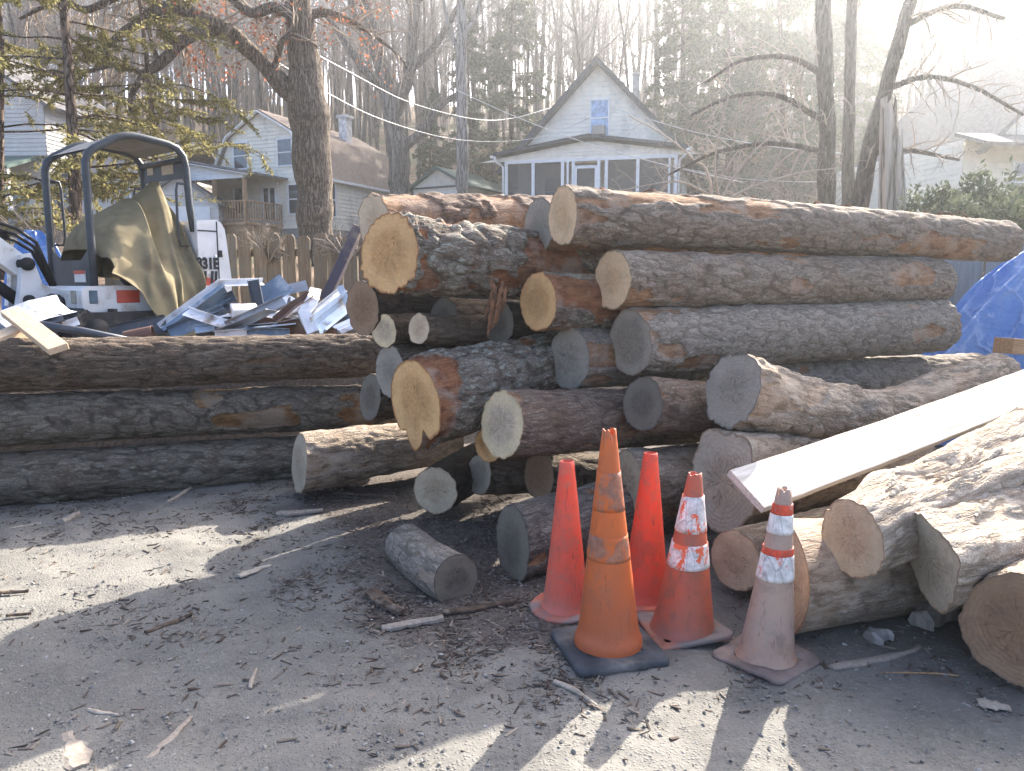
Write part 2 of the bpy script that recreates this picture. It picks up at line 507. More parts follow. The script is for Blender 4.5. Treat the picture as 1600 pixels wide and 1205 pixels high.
BK = {
 'grey':   bark_mat('bark_grey_brown', (.075, .058, .043), (.21, .168, .128), (.37, .315, .255), .12, c3=(.235, .155, .10), vsc=34, stretch=.22),
 'grey2':  bark_mat('bark_dusty_grey', (.085, .071, .056), (.24, .207, .165), (.385, .338, .28), .1, vsc=38, stretch=.24),
 'lich':   bark_mat('bark_lichen', (.048, .037, .027), (.175, .137, .103), (.34, .295, .245), .85, (.36, .385, .32), peel1=(.165, .062, .030), peel2=(.30, .14, .07), vsc=25, stretch=.3, plates=.6, c3=(.17, .085, .05)),
 'red':    bark_mat('bark_reddish', (.055, .038, .028), (.19, .133, .098), (.325, .255, .20), .05, c3=(.215, .12, .073), vsc=40, stretch=.14),
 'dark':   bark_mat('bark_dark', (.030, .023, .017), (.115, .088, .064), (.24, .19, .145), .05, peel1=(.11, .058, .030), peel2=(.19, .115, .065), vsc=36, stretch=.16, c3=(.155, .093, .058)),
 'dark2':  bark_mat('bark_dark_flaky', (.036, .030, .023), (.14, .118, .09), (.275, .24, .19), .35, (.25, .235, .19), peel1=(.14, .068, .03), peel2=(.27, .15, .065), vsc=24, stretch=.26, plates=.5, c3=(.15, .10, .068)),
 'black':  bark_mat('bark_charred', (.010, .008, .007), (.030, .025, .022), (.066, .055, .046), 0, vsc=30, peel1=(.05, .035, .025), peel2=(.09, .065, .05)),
 'weath':  bark_mat('bark_weathered', (.10, .078, .058), (.29, .23, .17), (.46, .385, .30), 0, peel1=(.25, .175, .115), peel2=(.43, .335, .245), vsc=30, stretch=.1, bump=.75, c3=(.19, .13, .085)),
 'pale':   bark_mat('bark_pale_driftwood', (.13, .102, .076), (.36, .295, .225), (.53, .455, .365), 0, peel1=(.33, .245, .165), peel2=(.52, .43, .33), vsc=26, stretch=.05, bump=.8, c3=(.25, .18, .12), plates=.1),
 'mossy':  bark_mat('bark_smoky_grey', (.035, .030, .026), (.125, .107, .092), (.25, .222, .195), .2, (.23, .24, .21), c3=(.14, .09, .06), vsc=34, stretch=.2),
}

def cut_mat(name, sap, heart, rim=(.17, .115, .075), hpos=.55, ringc=.09, stain=(.2, .12, .06), stain_a=.3, crack=.5, rings=70.0):
    b = NB(name, .85, .2)
    o = b.obj()
    o2 = b.vm('ADD', o, b.n('CombineXYZ', {0: b.math('MULTIPLY', b.rand(), 9.0), 1: b.math('MULTIPLY', b.rand(), 5.0), 2: 0.0}).outputs[0])
    rr = b.attr('rr')
    wob = b.math('MULTIPLY', b.math('SUBTRACT', b.noise(o2, 6, 4, .6), .5), .35)
    q = b.math('ADD', rr, wob)
    col = b.mix(b.mr(q, hpos - .18, hpos + .12), heart, sap)
    ring = b.math('SINE', b.math('ADD', b.math('MULTIPLY', b.math('ADD', rr, b.math('MULTIPLY', wob, .25)), rings), b.math('MULTIPLY', b.noise(o2, 20, 2), 3.0)))
    col = b.mix(b.math('MULTIPLY', b.math('MULTIPLY', b.mr(ring, -.6, 1.0), b.mr(b.noise(o2, 9, 4, .7), .42, .62)), ringc * 1.5), col, tuple(x * .55 for x in heart))
    saw = b.noise(b.vm('ADD', b.scale(o2, (44, 6, 1)), b.scale(o2, (9, 40, 1))), 1.0, 3, .6)
    col = b.mix(b.math('MULTIPLY', b.mr(saw, .40, .66), .32), col, tuple(min(1, x * 1.35) for x in sap))
    col = b.mix(b.math('MULTIPLY', b.mr(b.noise(o2, 7, 5, .65), .52, .72), stain_a), col, stain)
    # drying cracks running out from the pith
    sx = b.n('SeparateXYZ', {0: o})
    ang = b.math('ARCTAN2', sx.outputs[1], sx.outputs[0])
    cr = b.noise(b.n('CombineXYZ', {0: b.math('MULTIPLY', ang, 2.6), 1: b.math('MULTIPLY', rr, .8), 2: b.math('MULTIPLY', b.rand(), 23.0)}).outputs[0], 1.6, 2, .5)
    ck = b.math('MULTIPLY', b.math('SUBTRACT', 1.0, b.mr(b.math('ABSOLUTE', b.math('SUBTRACT', cr, .5)), .0, .026)), b.mr(rr, .85, .25))
    col = b.mix(b.math('MULTIPLY', ck, crack), col, tuple(x * .22 for x in heart))
    dust = b.noise(o2, 3.5, 6, .75)
    col = b.mix(b.math('MULTIPLY', b.mr(dust, .42, .62), .5), col, tuple(x * .72 for x in sap))
    rimf = b.mr(b.math('ADD', rr, b.math('MULTIPLY', b.math('SUBTRACT', b.noise(o2, 24, 5, .7), .5), .16)), .93, .99)
    col = b.mix(b.math('MULTIPLY', rimf, .85), col, b.mix(b.noise(o2, 60, 2), tuple(x * .7 for x in rim), tuple(min(1, x * 1.7) for x in rim)))
    b.col(col)
    b.bump(b.math('ADD', saw, b.math('ADD', b.math('MULTIPLY', ring, .12), b.math('MULTIPLY', ck, -1.5))), .6, .007)
    return b.m
CT = {
 'fresh':  cut_mat('cut_fresh_tan', (.66, .45, .26), (.58, .37, .20), hpos=.5, stain_a=.15, crack=.25, ringc=.16),
 'orange': cut_mat('cut_fresh_orange', (.63, .37, .165), (.50, .27, .11), rim=(.22, .085, .03), hpos=.62, stain=(.34, .16, .055), stain_a=.35),
 'pale':   cut_mat('cut_pale', (.60, .46, .31), (.55, .40, .25), stain_a=.12, crack=.4),
 'two':    cut_mat('cut_two_tone', (.64, .50, .31), (.47, .36, .265), rim=(.38, .26, .13), hpos=.66, ringc=.22, stain=(.28, .23, .2)),
 'grey':   cut_mat('cut_weathered_grey', (.30, .262, .205), (.245, .213, .165), rim=(.13, .115, .10), ringc=.2, stain=(.13, .125, .12), stain_a=.5),
 'brown':  cut_mat('cut_weathered_brown', (.305, .262, .20), (.21, .172, .128), hpos=.72, ringc=.2, stain=(.11, .09, .075), stain_a=.5),
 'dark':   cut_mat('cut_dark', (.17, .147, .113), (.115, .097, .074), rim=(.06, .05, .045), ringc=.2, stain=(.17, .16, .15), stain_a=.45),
 'tan':    cut_mat('cut_dusty_tan', (.43, .345, .235), (.35, .265, .175), ringc=.2, stain=(.25, .18, .12), stain_a=.45, crack=.7),
 'rust':   cut_mat('cut_rusty_brown', (.29, .185, .115), (.24, .14, .08), hpos=.7, ringc=.18, stain=(.15, .095, .06), stain_a=.6),
 'drift':  cut_mat('cut_driftwood', (.42, .355, .262), (.38, .31, .215), ringc=.25, stain=(.27, .21, .15), stain_a=.4, crack=.9),
}

def spline(pts, n):
    """Catmull-Rom through rows of pts, n samples by even chord parameter"""
    pts = np.array(pts, float)
    if len(pts) == 2:
        t = np.linspace(0, 1, n)[:, None]
        return pts[0] * (1 - t) + pts[1] * t
    d = np.r_[0, np.cumsum(np.linalg.norm(np.diff(pts[:, :3], axis=0), axis=1))]
    ext = np.vstack([2 * pts[0] - pts[1], pts, 2 * pts[-1] - pts[-2]])
    out = []
    for s in np.linspace(0, d[-1], n):
        k = min(np.searchsorted(d, s, 'right') - 1, len(pts) - 2)
        u = (s - d[k]) / (d[k + 1] - d[k])
        p0, p1, p2, p3 = ext[k], ext[k + 1], ext[k + 2], ext[k + 3]
        out.append(.5 * ((2 * p1) + (-p0 + p2) * u + (2 * p0 - 5 * p1 + 4 * p2 - p3) * u * u + (-p0 + 3 * p1 - 3 * p2 + p3) * u ** 3))
    return np.array(out)

_seed = [10]
LOGS = []
def log(label, pts, rad, bark='grey', cut='fresh', cut2=None, group=None, name='log', amp=.012, peel=.0, peel_sc=1.6, plen=.35,
        tilt=(0, 0), tilt2=(0, 0), shape=None, knots=(), wav=.05, res=1.0, peel_fn=None, bow=.02, seed=None, lump=0.0, freq=22.0, lfreq=.3, rim=None):
    """pts: world points of the axis from near end to far end; rad: radius at each point"""
    _seed[0] += 1
    seed = _seed[0] if seed is None else seed
    pts = [Vector(p) for p in pts]
    Z = (pts[-1] - pts[0]).normalized() if len(pts) == 2 else (pts[1] - pts[0]).normalized()
    X = Vector((0, 0, 1)).cross(Z); X = X.normalized()       # towards the back
    X = -X if X.y < 0 else X
    Yv = Z.cross(X)
    if Yv.z < 0: X, Yv = -X, -Yv
    M = Matrix((X, Yv, Z)).transposed().to_4x4()
    M.translation = pts[0]
    Mi = M.inverted()
    loc = [Mi @ p for p in pts]
    L = sum((loc[i + 1] - loc[i]).length for i in range(len(loc) - 1))
    rmax = max(rad)
    LOGS.append((label, [tuple(p) for p in pts], list(rad)))
    nr = int(max(44, min(120, 2 * math.pi * rmax / (.0125 / res))))
    ns = int(max(14, min(300, L / (.018 / res))))
    path = spline([(*p, r) for p, r in zip(loc, rad)], ns)
    cen, r0 = path[:, :3], path[:, 3]
    sarr = np.r_[0, np.cumsum(np.linalg.norm(np.diff(cen, axis=0), axis=1))]
    if len(loc) == 2 and bow:
        cen = cen.copy()
        rg = np.random.default_rng(seed)
        a1, a2 = rg.normal(0, bow, 2)
        cen[:, 0] += a1 * np.sin(np.pi * sarr / L); cen[:, 1] += abs(a2) * .4 * np.sin(np.pi * sarr / L) * np.sign(a2)
    tng = np.gradient(cen, axis=0); tng /= np.linalg.norm(tng, axis=1)[:, None]
    xx = np.zeros_like(cen); x = np.array([1., 0, 0])
    for i in range(ns):
        x = x - tng[i] * x.dot(tng[i]); x /= np.linalg.norm(x); xx[i] = x
    yy = np.cross(tng, xx)
    th = np.linspace(0, 2 * np.pi, nr, endpoint=False)
    TH, SS = np.meshgrid(th, sarr)
    ct, st = np.cos(TH), np.sin(TH)
    RR = np.repeat(r0[:, None], nr, 1)
    q = np.stack([(RR * ct).ravel(), (RR * st).ravel(), SS.ravel()], 1)
    off = seed * 3.7
    lowf = fbm(np.stack([q[:, 0] * 4.5, q[:, 1] * 4.5, q[:, 2] * 1.1], 1) + off, 3, seed).reshape(ns, nr)
    rr = RR * (1 + wav * 2 * (lowf - .5))
    if lump:
        lf = fbm(np.stack([q[:, 0] * 9, q[:, 1] * 9, q[:, 2] * 4], 1) + off, 3, seed + 5).reshape(ns, nr)
        rr = rr * (1 + lump * 2 * (lf - .5))
    if shape is not None: rr = rr * shape(TH, SS, L)
    warp = (fbm(np.stack([q[:, 0] * 9, q[:, 1] * 9, q[:, 2] * 5], 1) + off, 2, seed + 1) - .5) * 1.7
    b1 = vnoise(np.stack([q[:, 0] * freq + warp, q[:, 1] * freq - warp, q[:, 2] * freq * lfreq + warp], 1) + off, seed + 2)
    b2 = vnoise(np.stack([q[:, 0] * freq * 2.3 + warp, q[:, 1] * freq * 2.3, q[:, 2] * freq * lfreq * 3.2 - warp], 1) + off, seed + 3)
    ridge = 1 - np.abs(2 * b1 - 1)
    ridge2 = 1 - np.abs(2 * b2 - 1)
    hg = np.clip(1.35 * (1 - ridge) * .72 + .42 * (1 - ridge2) * .6, 0, 1).reshape(ns, nr)
    hg = np.clip(hg * 1.5, 0, 1)
    pl = np.zeros((ns, nr))
    if peel > 0:
        pn = fbm(np.stack([q[:, 0] * 3.2 * peel_sc, q[:, 1] * 3.2 * peel_sc, q[:, 2] * 3.2 * peel_sc * plen], 1) + off * 2, 4, seed + 4).reshape(ns, nr)
        pl = sstep(.66 - .3 * peel, .69 - .3 * peel, pn)
    if peel_fn is not None: pl = np.maximum(pl, peel_fn(TH, SS, L, lowf))
    a = amp * (.6 + .4 * RR / .19)
    rr = rr + (hg - .45) * a * (1 - .85 * pl) - pl * a * .9
    for (kth, ks, kr, kh) in knots:
        da = np.arctan2(np.sin(TH - kth), np.cos(TH - kth)) * RR
        d = np.hypot(da, SS - ks) / kr
        rr = rr + kh * (np.exp(-(d * 1.4) ** 2) - .85 * np.exp(-(d * 3.6) ** 2))
    # ragged ends, saw cuts that are not square to the axis
    lx, ly = rr * ct, rr * st
    w0 = np.exp(-SS / .22) * (SS < L * .5); w1 = np.exp(-(L - SS) / .22) * (SS >= L * .5)
    ax = (tilt[0] * lx + tilt[1] * ly) * w0 + (tilt2[0] * lx + tilt2[1] * ly) * w1
    V = cen[:, None, :] + xx[:, None, :] * lx[..., None] + yy[:, None, :] * ly[..., None] + tng[:, None, :] * ax[..., None]
    idx = np.arange(ns * nr).reshape(ns, nr)
    n1 = np.roll(idx, -1, 1)
    Qd = np.stack([idx[:-1], n1[:-1], n1[1:], idx[1:]], -1).reshape(-1, 4)
    root = thing(name, label, 'log', group=group)
    root.matrix_world = M
    me = np_mesh('bark', V.reshape(-1, 3), Qd, BK[bark], True, {'peel': pl, 'hgt': hg})
    link('bark', me, root)
    # sawn ends
    def disc(ring, c, flip, mat):
        T = np.linspace(0, 1, 9)
        c = ring.mean(0)
        rings = [c + (ring - c) * t for t in T[1:]]
        Vd = np.vstack([c[None]] + rings)
        nz = (vnoise(Vd * 30 + off, seed + 8) - .5) * .004
        axd = np.cross(ring[nr // 4] - c, ring[0] - c); axd /= np.linalg.norm(axd) + 1e-9
        keep = np.r_[np.ones(1 + nr * 7), np.zeros(nr)]
        Vd = Vd + axd[None] * (nz * keep)[:, None]
        Qs = []
        for k in range(7):
            a_ = 1 + k * nr + np.arange(nr); b_ = np.roll(a_, -1)
            Qs.append(np.stack([a_, b_, b_ + nr, a_ + nr], 1))
        a_ = 1 + np.arange(nr); b_ = np.roll(a_, -1)
        # centre fan as quads (pairs)
        a2 = a_[0::2]; b2_ = a_[1::2] if nr % 2 == 0 else a_[1::2]
        m = min(len(a2), len(b2_))
        nxt = np.roll(a_, -2)[0::2][:m]
        Qs.append(np.stack([np.zeros(m, int), a2[:m], b2_[:m], nxt], 1))
        Qq = np.vstack(Qs)
        if flip: Qq = Qq[:, ::-1]
        rrv = np.r_[0, np.repeat(T[1:], nr)]
        m_ = np_mesh('cut_end', Vd - c, Qq, mat, False, {'rr': rrv})
        o = link('cut_end', m_, root)
        o.location = Vector(c)
        return o
    if nr % 2: pass
    disc(V[0], None, True, CT[cut])
    if cut2 is None: cut2 = 'brown'
    if cut2: disc(V[-1], None, False, CT[cut2])
    return root

def band(th0, th1, s0, s1, edge=.05, n=.5):
    def f(TH, SS, L, low):
        d = np.arctan2(np.sin(TH - (th0 + th1) / 2), np.cos(TH - (th0 + th1) / 2))
        hw = (th1 - th0) / 2 + (low - .5) * 2.0 * n
        return sstep(0, edge * 2, hw - np.abs(d)) * sstep(s0, s0 + .03, SS + (low - .5) * .5) * (1 - sstep(s1 - .05, s1, SS + (low - .5) * .6))
    return f
def both(*fs):
    return lambda TH, SS, L, low: np.maximum.reduce([f(TH, SS, L, low) for f in fs])
def endband(s1):
    return lambda TH, SS, L, low: 1 - sstep(s1 - .02, s1, SS + (low - .5) * .5)
PI = math.pi
GR = 'stacked logs of the big pile'
GL = 'long dark logs stacked on the left'

# --- right-hand long logs, from the top down
toplog = log('topmost and longest log on the right of the pile, with pale fresh cut end',
    [P(879, 338, 4.70), P(1568, 378, 6.60)], [.180, .172], 'grey', 'fresh', group=GR, peel=.3, plen=.22,
    peel_fn=band(-1.9, -.9, -1, .75), knots=[(2.6, .7, .06, .02)], wav=.06)
log('second long log from the top on the right, pale end with a dark spot',
    [P(957, 439, 4.66), P(1462, 440, 6.25)], [.184, .178], 'grey', 'fresh', group=GR, bow=0, peel=.26, plen=.3, knots=[(2.4, .62, .075, .03), (3.3, 1.0, .05, .015)])
log('third long log from the top on the right, dusty weathered grey cut end',
    [P(985, 535, 4.60), P(1462, 508, 6.20)], [.198, .215], 'grey2', 'brown', group=GR, bow=0, peel=.12, freq=26, lfreq=.35)
log('grey barked log lying in shadow behind the curved sunlit log',
    [P(1200, 602, 5.45), P(1520, 582, 6.6)], [.19, .17], 'grey2', 'grey', group=GR, peel=.1)
log('log with a small dark cut end, just left of the curved sunlit log',
    [P(1004, 632, 4.32), P(1180, 634, 5.05)], [.16, .16], 'red', 'dark', group=GR, peel=.25)
log('log low in the pile whose end shows a cream rim round a greyish heart',
    [P(784, 664, 4.16), P(1110, 648, 5.35)], [.186, .185], 'red', 'two', group=GR, peel=.15, tilt=(0, .05), freq=30, lfreq=.18)
log('log with a big round dull grey cut end, beside the large lichen covered log',
    [P(889, 560, 4.72), P(1260, 556, 6.3)], [.188, .18], 'grey2', 'grey', group=GR, peel=.2)
log('log with a tan end and a wide strip of bare split wood behind it',
    [P(841, 472, 4.66), P(1220, 470, 6.2)], [.18, .175], 'lich', 'orange', group=GR, peel=.2,
    peel_fn=band(PI - 1.2, PI + .4, -1, .34, n=.8))
fat = log('fat lichen covered log at the upper left with a large oval tan end',
    [P(607, 397, 4.52), P(960, 425, 5.55)], [.232, .2], 'lich', 'orange', group=GR, peel=.2, peel_sc=1.4, plen=.8, amp=.026,
    peel_fn=band(PI - 1.2, PI + .9, .80, 1.35, n=.9), tilt=(-.30, .03), freq=17, lfreq=.42, lump=.04)
log('log with an upright grey sawn end behind the topmost long log',
    [P(842, 354, 5.04), P(1300, 388, 7.0)], [.185, .18], 'red', 'grey', group=GR, peel=.5, tilt=(.12, 0))
log('sunlit log at the top back left with ragged orange bark and pale end',
    [P(586, 352, 5.0), P(900, 343, 6.3)], [.20, .165], 'red', 'pale', group=GR, peel=.62, plen=.5, amp=.02, wav=.08, lump=.05)
def f12(TH, SS, L):
    e = np.exp(-SS / .5)
    g = 1 + .16 * e * np.sin(TH * 1.0 + 2.4)
    for a, d, wd in ((-PI / 2 - .25, -.30, .12), (-PI / 2 + .55, -.16, .10), (-PI / 2 + .15, .16, .16), (-PI / 2 - .9, .06, .2)):
        da = np.arctan2(np.sin(TH - a), np.cos(TH - a))
        g = g + d * e * np.exp(-(da / wd) ** 2)
    return g
log('fattest log with a jagged notched tan end and peeling lichen bark',
    [P(652, 622, 4.32), P(905, 555, 5.35)], [.268, .2], 'lich', 'orange', group=GR, peel=.3, peel_sc=1.5, plen=.8, amp=.024, shape=f12,
    tilt=(.0, .05), peel_fn=endband(.13), freq=18, lfreq=.42)
log('log with a small upright oval grey end just left of the jagged ended log',
    [P(609, 580, 4.85), P(800, 555, 5.8)], [.165, .16], 'dark', 'grey', group=GR, tilt=(.2, .05))
log('dark log with a brown end, under the fat oval ended lichen log',
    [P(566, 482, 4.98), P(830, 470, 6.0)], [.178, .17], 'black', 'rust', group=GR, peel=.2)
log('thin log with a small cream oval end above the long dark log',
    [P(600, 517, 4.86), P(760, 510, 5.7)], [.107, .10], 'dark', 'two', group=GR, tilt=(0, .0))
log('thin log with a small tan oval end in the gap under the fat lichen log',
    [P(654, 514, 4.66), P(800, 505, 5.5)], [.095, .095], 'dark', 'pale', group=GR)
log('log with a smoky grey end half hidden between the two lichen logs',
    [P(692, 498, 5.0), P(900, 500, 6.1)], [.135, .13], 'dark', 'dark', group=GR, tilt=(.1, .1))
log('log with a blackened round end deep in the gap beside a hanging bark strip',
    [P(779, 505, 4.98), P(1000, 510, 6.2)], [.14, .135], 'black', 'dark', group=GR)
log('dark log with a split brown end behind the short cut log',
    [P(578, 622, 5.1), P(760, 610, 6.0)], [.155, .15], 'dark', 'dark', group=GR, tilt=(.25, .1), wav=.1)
# --- low logs in the middle
log('short pale streaked log on the ground just left of the jagged ended log',
    [P(468, 724, 5.12), P(705, 690, 5.95)], [.2, .185], 'weath', 'drift', group='logs lying on the ground', peel=.5, plen=.2, tilt=(.28, .12))
bk = BK['weath']
log('stubby black barked log with a pale tan cut end facing the camera',
    [P(680, 767, 4.62), P(752, 722, 5.25)], [.148, .15], 'black', 'tan', group='logs lying on the ground', tilt=(-.1, .1))
log('small wedge of wood with an orange tan end under the two tone log',
    [P(762, 696, 4.52), P(900, 690, 5.2)], [.105, .10], 'dark', 'orange', group=GR, tilt=(.05, -.1))
log('log with a curved grey end low in the shadow under the pile',
    [P(748, 742, 4.72), P(950, 735, 5.6)], [.13, .13], 'dark', 'brown', group=GR, tilt=(.1, .0), wav=.12)
log('log with a rounded dull brown end, just left of the first red cone tip',
    [P(842, 744, 4.70), P(1100, 730, 5.7)], [.145, .145], 'dark', 'rust', group=GR)
log('smoky grey log on the ground behind the left red cone, blackened end and wet bark',
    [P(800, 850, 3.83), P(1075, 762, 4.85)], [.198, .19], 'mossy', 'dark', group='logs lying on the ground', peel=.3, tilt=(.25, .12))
log('grey log with a tan diagonal cut end behind the tall orange cone',
    [P(978, 752, 4.28), P(1330, 712, 5.65)], [.185, .18], 'weath', 'tan', group=GR, peel=.3, tilt=(.25, .0))
# loose short log
log('small loose grey log with a dark end, alone on the gravel before the pile',
    [P(712, 906, 3.52), P(634, 852, 4.07)], [.125, .118], 'grey2', 'dark', 'brown', group='logs lying on the ground', peel=.1, amp=.006, wav=.03)
# --- right-hand heap of split and crooked logs
def f24(TH, SS, L):
    e = np.exp(-SS / .9)
    g = 1 + 0 * TH
    for a, d, wd in ((PI / 2 + .55, .22, .35), (PI / 2 - .5, .16, .28), (0.15, -.10, .5), (-PI / 2, .12, .6), (PI - .3, -.12, .4)):
        da = np.arctan2(np.sin(TH - a), np.cos(TH - a))
        g = g + d * e * np.exp(-(da / wd) ** 2)
    return g
log('thick pale stump log with a flat squared tan face under the white board',
    [P(1127, 752, 3.98), P(1420, 724, 5.15)], [.25, .225], 'weath', 'drift', group='crooked logs on the right', peel=.5, plen=.2, shape=f24, tilt=(.12, 0))
def f25(TH, SS, L):
    e = np.exp(-SS / .14)
    return 1 + .16 * e * np.exp(-(np.arctan2(np.sin(TH - PI / 2 - .5), np.cos(TH - PI / 2 - .5)) / .7) ** 2)
log('long curved sunlit log with a flared grey end, bending up towards the blue tarp',
    [P(1143, 612, 4.12), P(1260, 640, 4.45), P(1385, 645, 4.85), P(1480, 612, 5.2), P(1562, 585, 5.55)], [.198, .19, .165, .16, .155],
    'weath', 'grey', group='crooked logs on the right', peel=.55, plen=.25, shape=f25, amp=.016, knots=[(PI - .4, 1.02, .07, .05), (1.9, .95, .1, .02)], lump=.06)
log('dull tan log end low behind the cone with white bands',
    [P(1148, 876, 3.50), P(1400, 795, 4.5)], [.145, .14], 'weath', 'tan', group='crooked logs on the right')
def f27(TH, SS, L):
    return 1 + .10 * np.sin(TH * 2 + .6) * np.exp(-SS / .5)
log('large smooth barkless log on the ground behind the faded cone, dark crack across its side',
    [P(1225, 900, 3.22), P(1680, 840, 3.95)], [.238, .2], 'weath', 'tan', group='crooked logs on the right', peel=.9, plen=.3, amp=.006, shape=f27, tilt=(.3, .1))
def f28(TH, SS, L):
    e = sstep(.05, .7, SS)
    d1 = np.arctan2(np.sin(TH - PI / 2 - .1), np.cos(TH - PI / 2 - .1))
    g = 1 - .46 * e * np.exp(-(d1 / .62) ** 2) + .17 * e * np.exp(-((d1 - .95) / .3) ** 2) + .22 * np.exp(-((SS - .36) / .14) ** 2) * np.exp(-((d1 + .65) / .4) ** 2)
    return g
splitlog = log('split weathered trunk with a hollowed sunlit top, carrying a small scrap of board',
    [P(1330, 842, 3.02), P(1690, 676, 4.1)], [.158, .29], 'pale', 'tan', group='crooked logs on the right', peel=.2, shape=f28, amp=.012, lump=.06, tilt=(.2, .1), freq=26, lfreq=.12)
def f29(TH, SS, L):
    d1 = np.arctan2(np.sin(TH - 2.2), np.cos(TH - 2.2))
    return 1 + .16 * np.sin(TH * 3 + .5) * np.exp(-SS / .6) - .26 * np.exp(-(d1 / .55) ** 2) + .10 * np.exp(-((d1 + .95) / .3) ** 2)
gnarl = log('gnarled wide trunk with a wavy grey sawn edge, lying over the rusty log end',
    [P(1452, 872, 2.92), P(1800, 800, 3.8)], [.19, .25], 'pale', 'drift', group='crooked logs on the right', peel=.15, shape=f29, amp=.012, lump=.06, tilt=(.55, -.25), freq=24, lfreq=.14)
log('big log with a round rusty brown end at the lower right corner',
    [P(1592, 985, 2.66), P(1850, 872, 3.5)], [.212, .21], 'weath', 'rust', group='crooked logs on the right', peel=.3)
# --- left-hand long logs
Lz = lambda px, py, Y: P(px, py, Y)
log('uppermost of the three long dark logs on the left, ragged reddish black bark',
    [P(-420, 582, 4.60), P(640, 553, 6.25)], [.182, .172], 'dark', 'rust', group=GL, peel=.2, plen=.2, freq=28, lfreq=.2, amp=.014)
log('middle of the three long dark left logs, with an orange bare patch',
    [P(-400, 675, 4.65), P(640, 632, 6.25)], [.185, .17], 'dark2', 'rust', group=GL, peel=.08, plen=.4, freq=16, lfreq=.5, peel_fn=band(PI - .25, PI + .75, 2.65, 3.35, n=.6))
log('lowest of the three long dark left logs, on the ground, with a knot',
    [P(-400, 778, 4.58), P(600, 706, 6.15)], [.192, .17], 'dark2', 'rust', group=GL, peel=.0, freq=20, lfreq=.22, knots=[(PI + .55, 1.62, .11, .04)])

# loose strips of bark clinging to two of the logs
M_strip = plain('bark_strip_torn', (.17, .085, .046), .95, .15, .4, 18, .8, 70, dirt=(.08, .05, .035), dirt_sc=12)
def bark_strip(root, pts, w, seed, mat=None, name='bark_strip'):
    r = random.Random(seed)
    sp = spline([(*p, 0) for p in pts], 14)[:, :3]
    vs, fs = [], []
    n = len(sp)
    for i, p in enumerate(sp):
        p = Vector(p)
        t = (Vector(sp[min(i + 1, n - 1)]) - Vector(sp[max(i - 1, 0)])).normalized()
        s = t.cross(Vector((.3, -.8, .4))).normalized()
        ww = w * (.35 + .65 * math.sin(math.pi * (i + .6) / (n + .4))) * r.uniform(.7, 1.2)
        nn = s.cross(t)
        for a, b_ in ((-1, 0), (0, 1), (1, 0), (0, -.6)):
            vs.append(p + s * (a * ww / 2) + nn * (b_ * w * .14 + r.uniform(-.1, .1) * w))
    for i in range(n - 1):
        for j in range(4): fs.append((i * 4 + j, i * 4 + (j + 1) % 4, (i + 1) * 4 + (j + 1) % 4, (i + 1) * 4 + j))
    o = MB().add(vs, fs).build(name, mat or M_strip, root)
    o.matrix_parent_inverse = root.matrix_basis.inverted()
    return o
for k, (a, b_, c_, w_) in enumerate((((766, 436), (774, 462), (768, 496), .040), ((776, 446), (769, 480), (762, 526), .030), ((786, 440), (780, 470), (776, 505), .034), ((772, 440), (766, 470), (757, 500), .022), ((790, 446), (788, 468), (784, 490), .024), ((779, 470), (775, 495), (768, 515), .026), ((640, 350), (652, 362), (655, 395), .02))):
    bark_strip(fat, [P(*a, 4.62), P(*b_, 4.60), P(*c_, 4.63)], w_, k)
rs_ = random.Random(3)
for k in range(16):
    x = rs_.uniform(900, 1540); t = (x - 879) / (1568 - 879)
    Y = 4.7 + 1.9 * t * .93
    yt = np.interp(x, [879, 1568], [294, 341]) + rs_.uniform(-1, 4)
    dx = rs_.uniform(14, 40)
    bark_strip(toplog, [P(x, yt + rs_.uniform(0, 5), Y), P(x + dx * .5, yt - rs_.uniform(0, 5), Y), P(x + dx, yt + rs_.uniform(-5, 6), Y + .05)], rs_.uniform(.008, .022), 30 + k)

M_splin = plain('wood_splinter_pale', (.50, .42, .32), .9, .15, .3, 14, .5, 70, dirt=(.26, .19, .125), dirt_sc=9)
import mathutils.bvhtree as _bv
for root, n, sd in ((splitlog, 22, 61), (gnarl, 16, 62)):
    me = [c for c in root.children if c.name.startswith('bark')][0].data
    Mw = root.matrix_basis
    tr = _bv.BVHTree.FromPolygons([Mw @ v.co for v in me.vertices], [tuple(p.vertices) for p in me.polygons])
    r2 = random.Random(sd)
    zax = (Mw.to_3x3() @ Vector((0, 0, 1))).normalized()
    side = Vector((0, 0, 1)).cross(zax).normalized()
    for k in range(n):
        c0 = Mw.translation + zax * r2.uniform(.12, 1.0) + side * r2.uniform(-.17, .17)
        ln = r2.uniform(.07, .26); dz = r2.uniform(-.25, .25)
        pts_ = []
        for q in (0, .5, 1.0):
            p = c0 + zax * ln * q + side * dz * ln * q
            hit = tr.ray_cast(p + Vector((0, 0, 1)), Vector((0, 0, -1)))[0]
            if hit is None: break
            pts_.append(hit + Vector((0, 0, .004 + .012 * q * r2.random())))
        if len(pts_) == 3: bark_strip(root, pts_, r2.uniform(.010, .028), sd * 10 + k, M_splin, 'splinter')
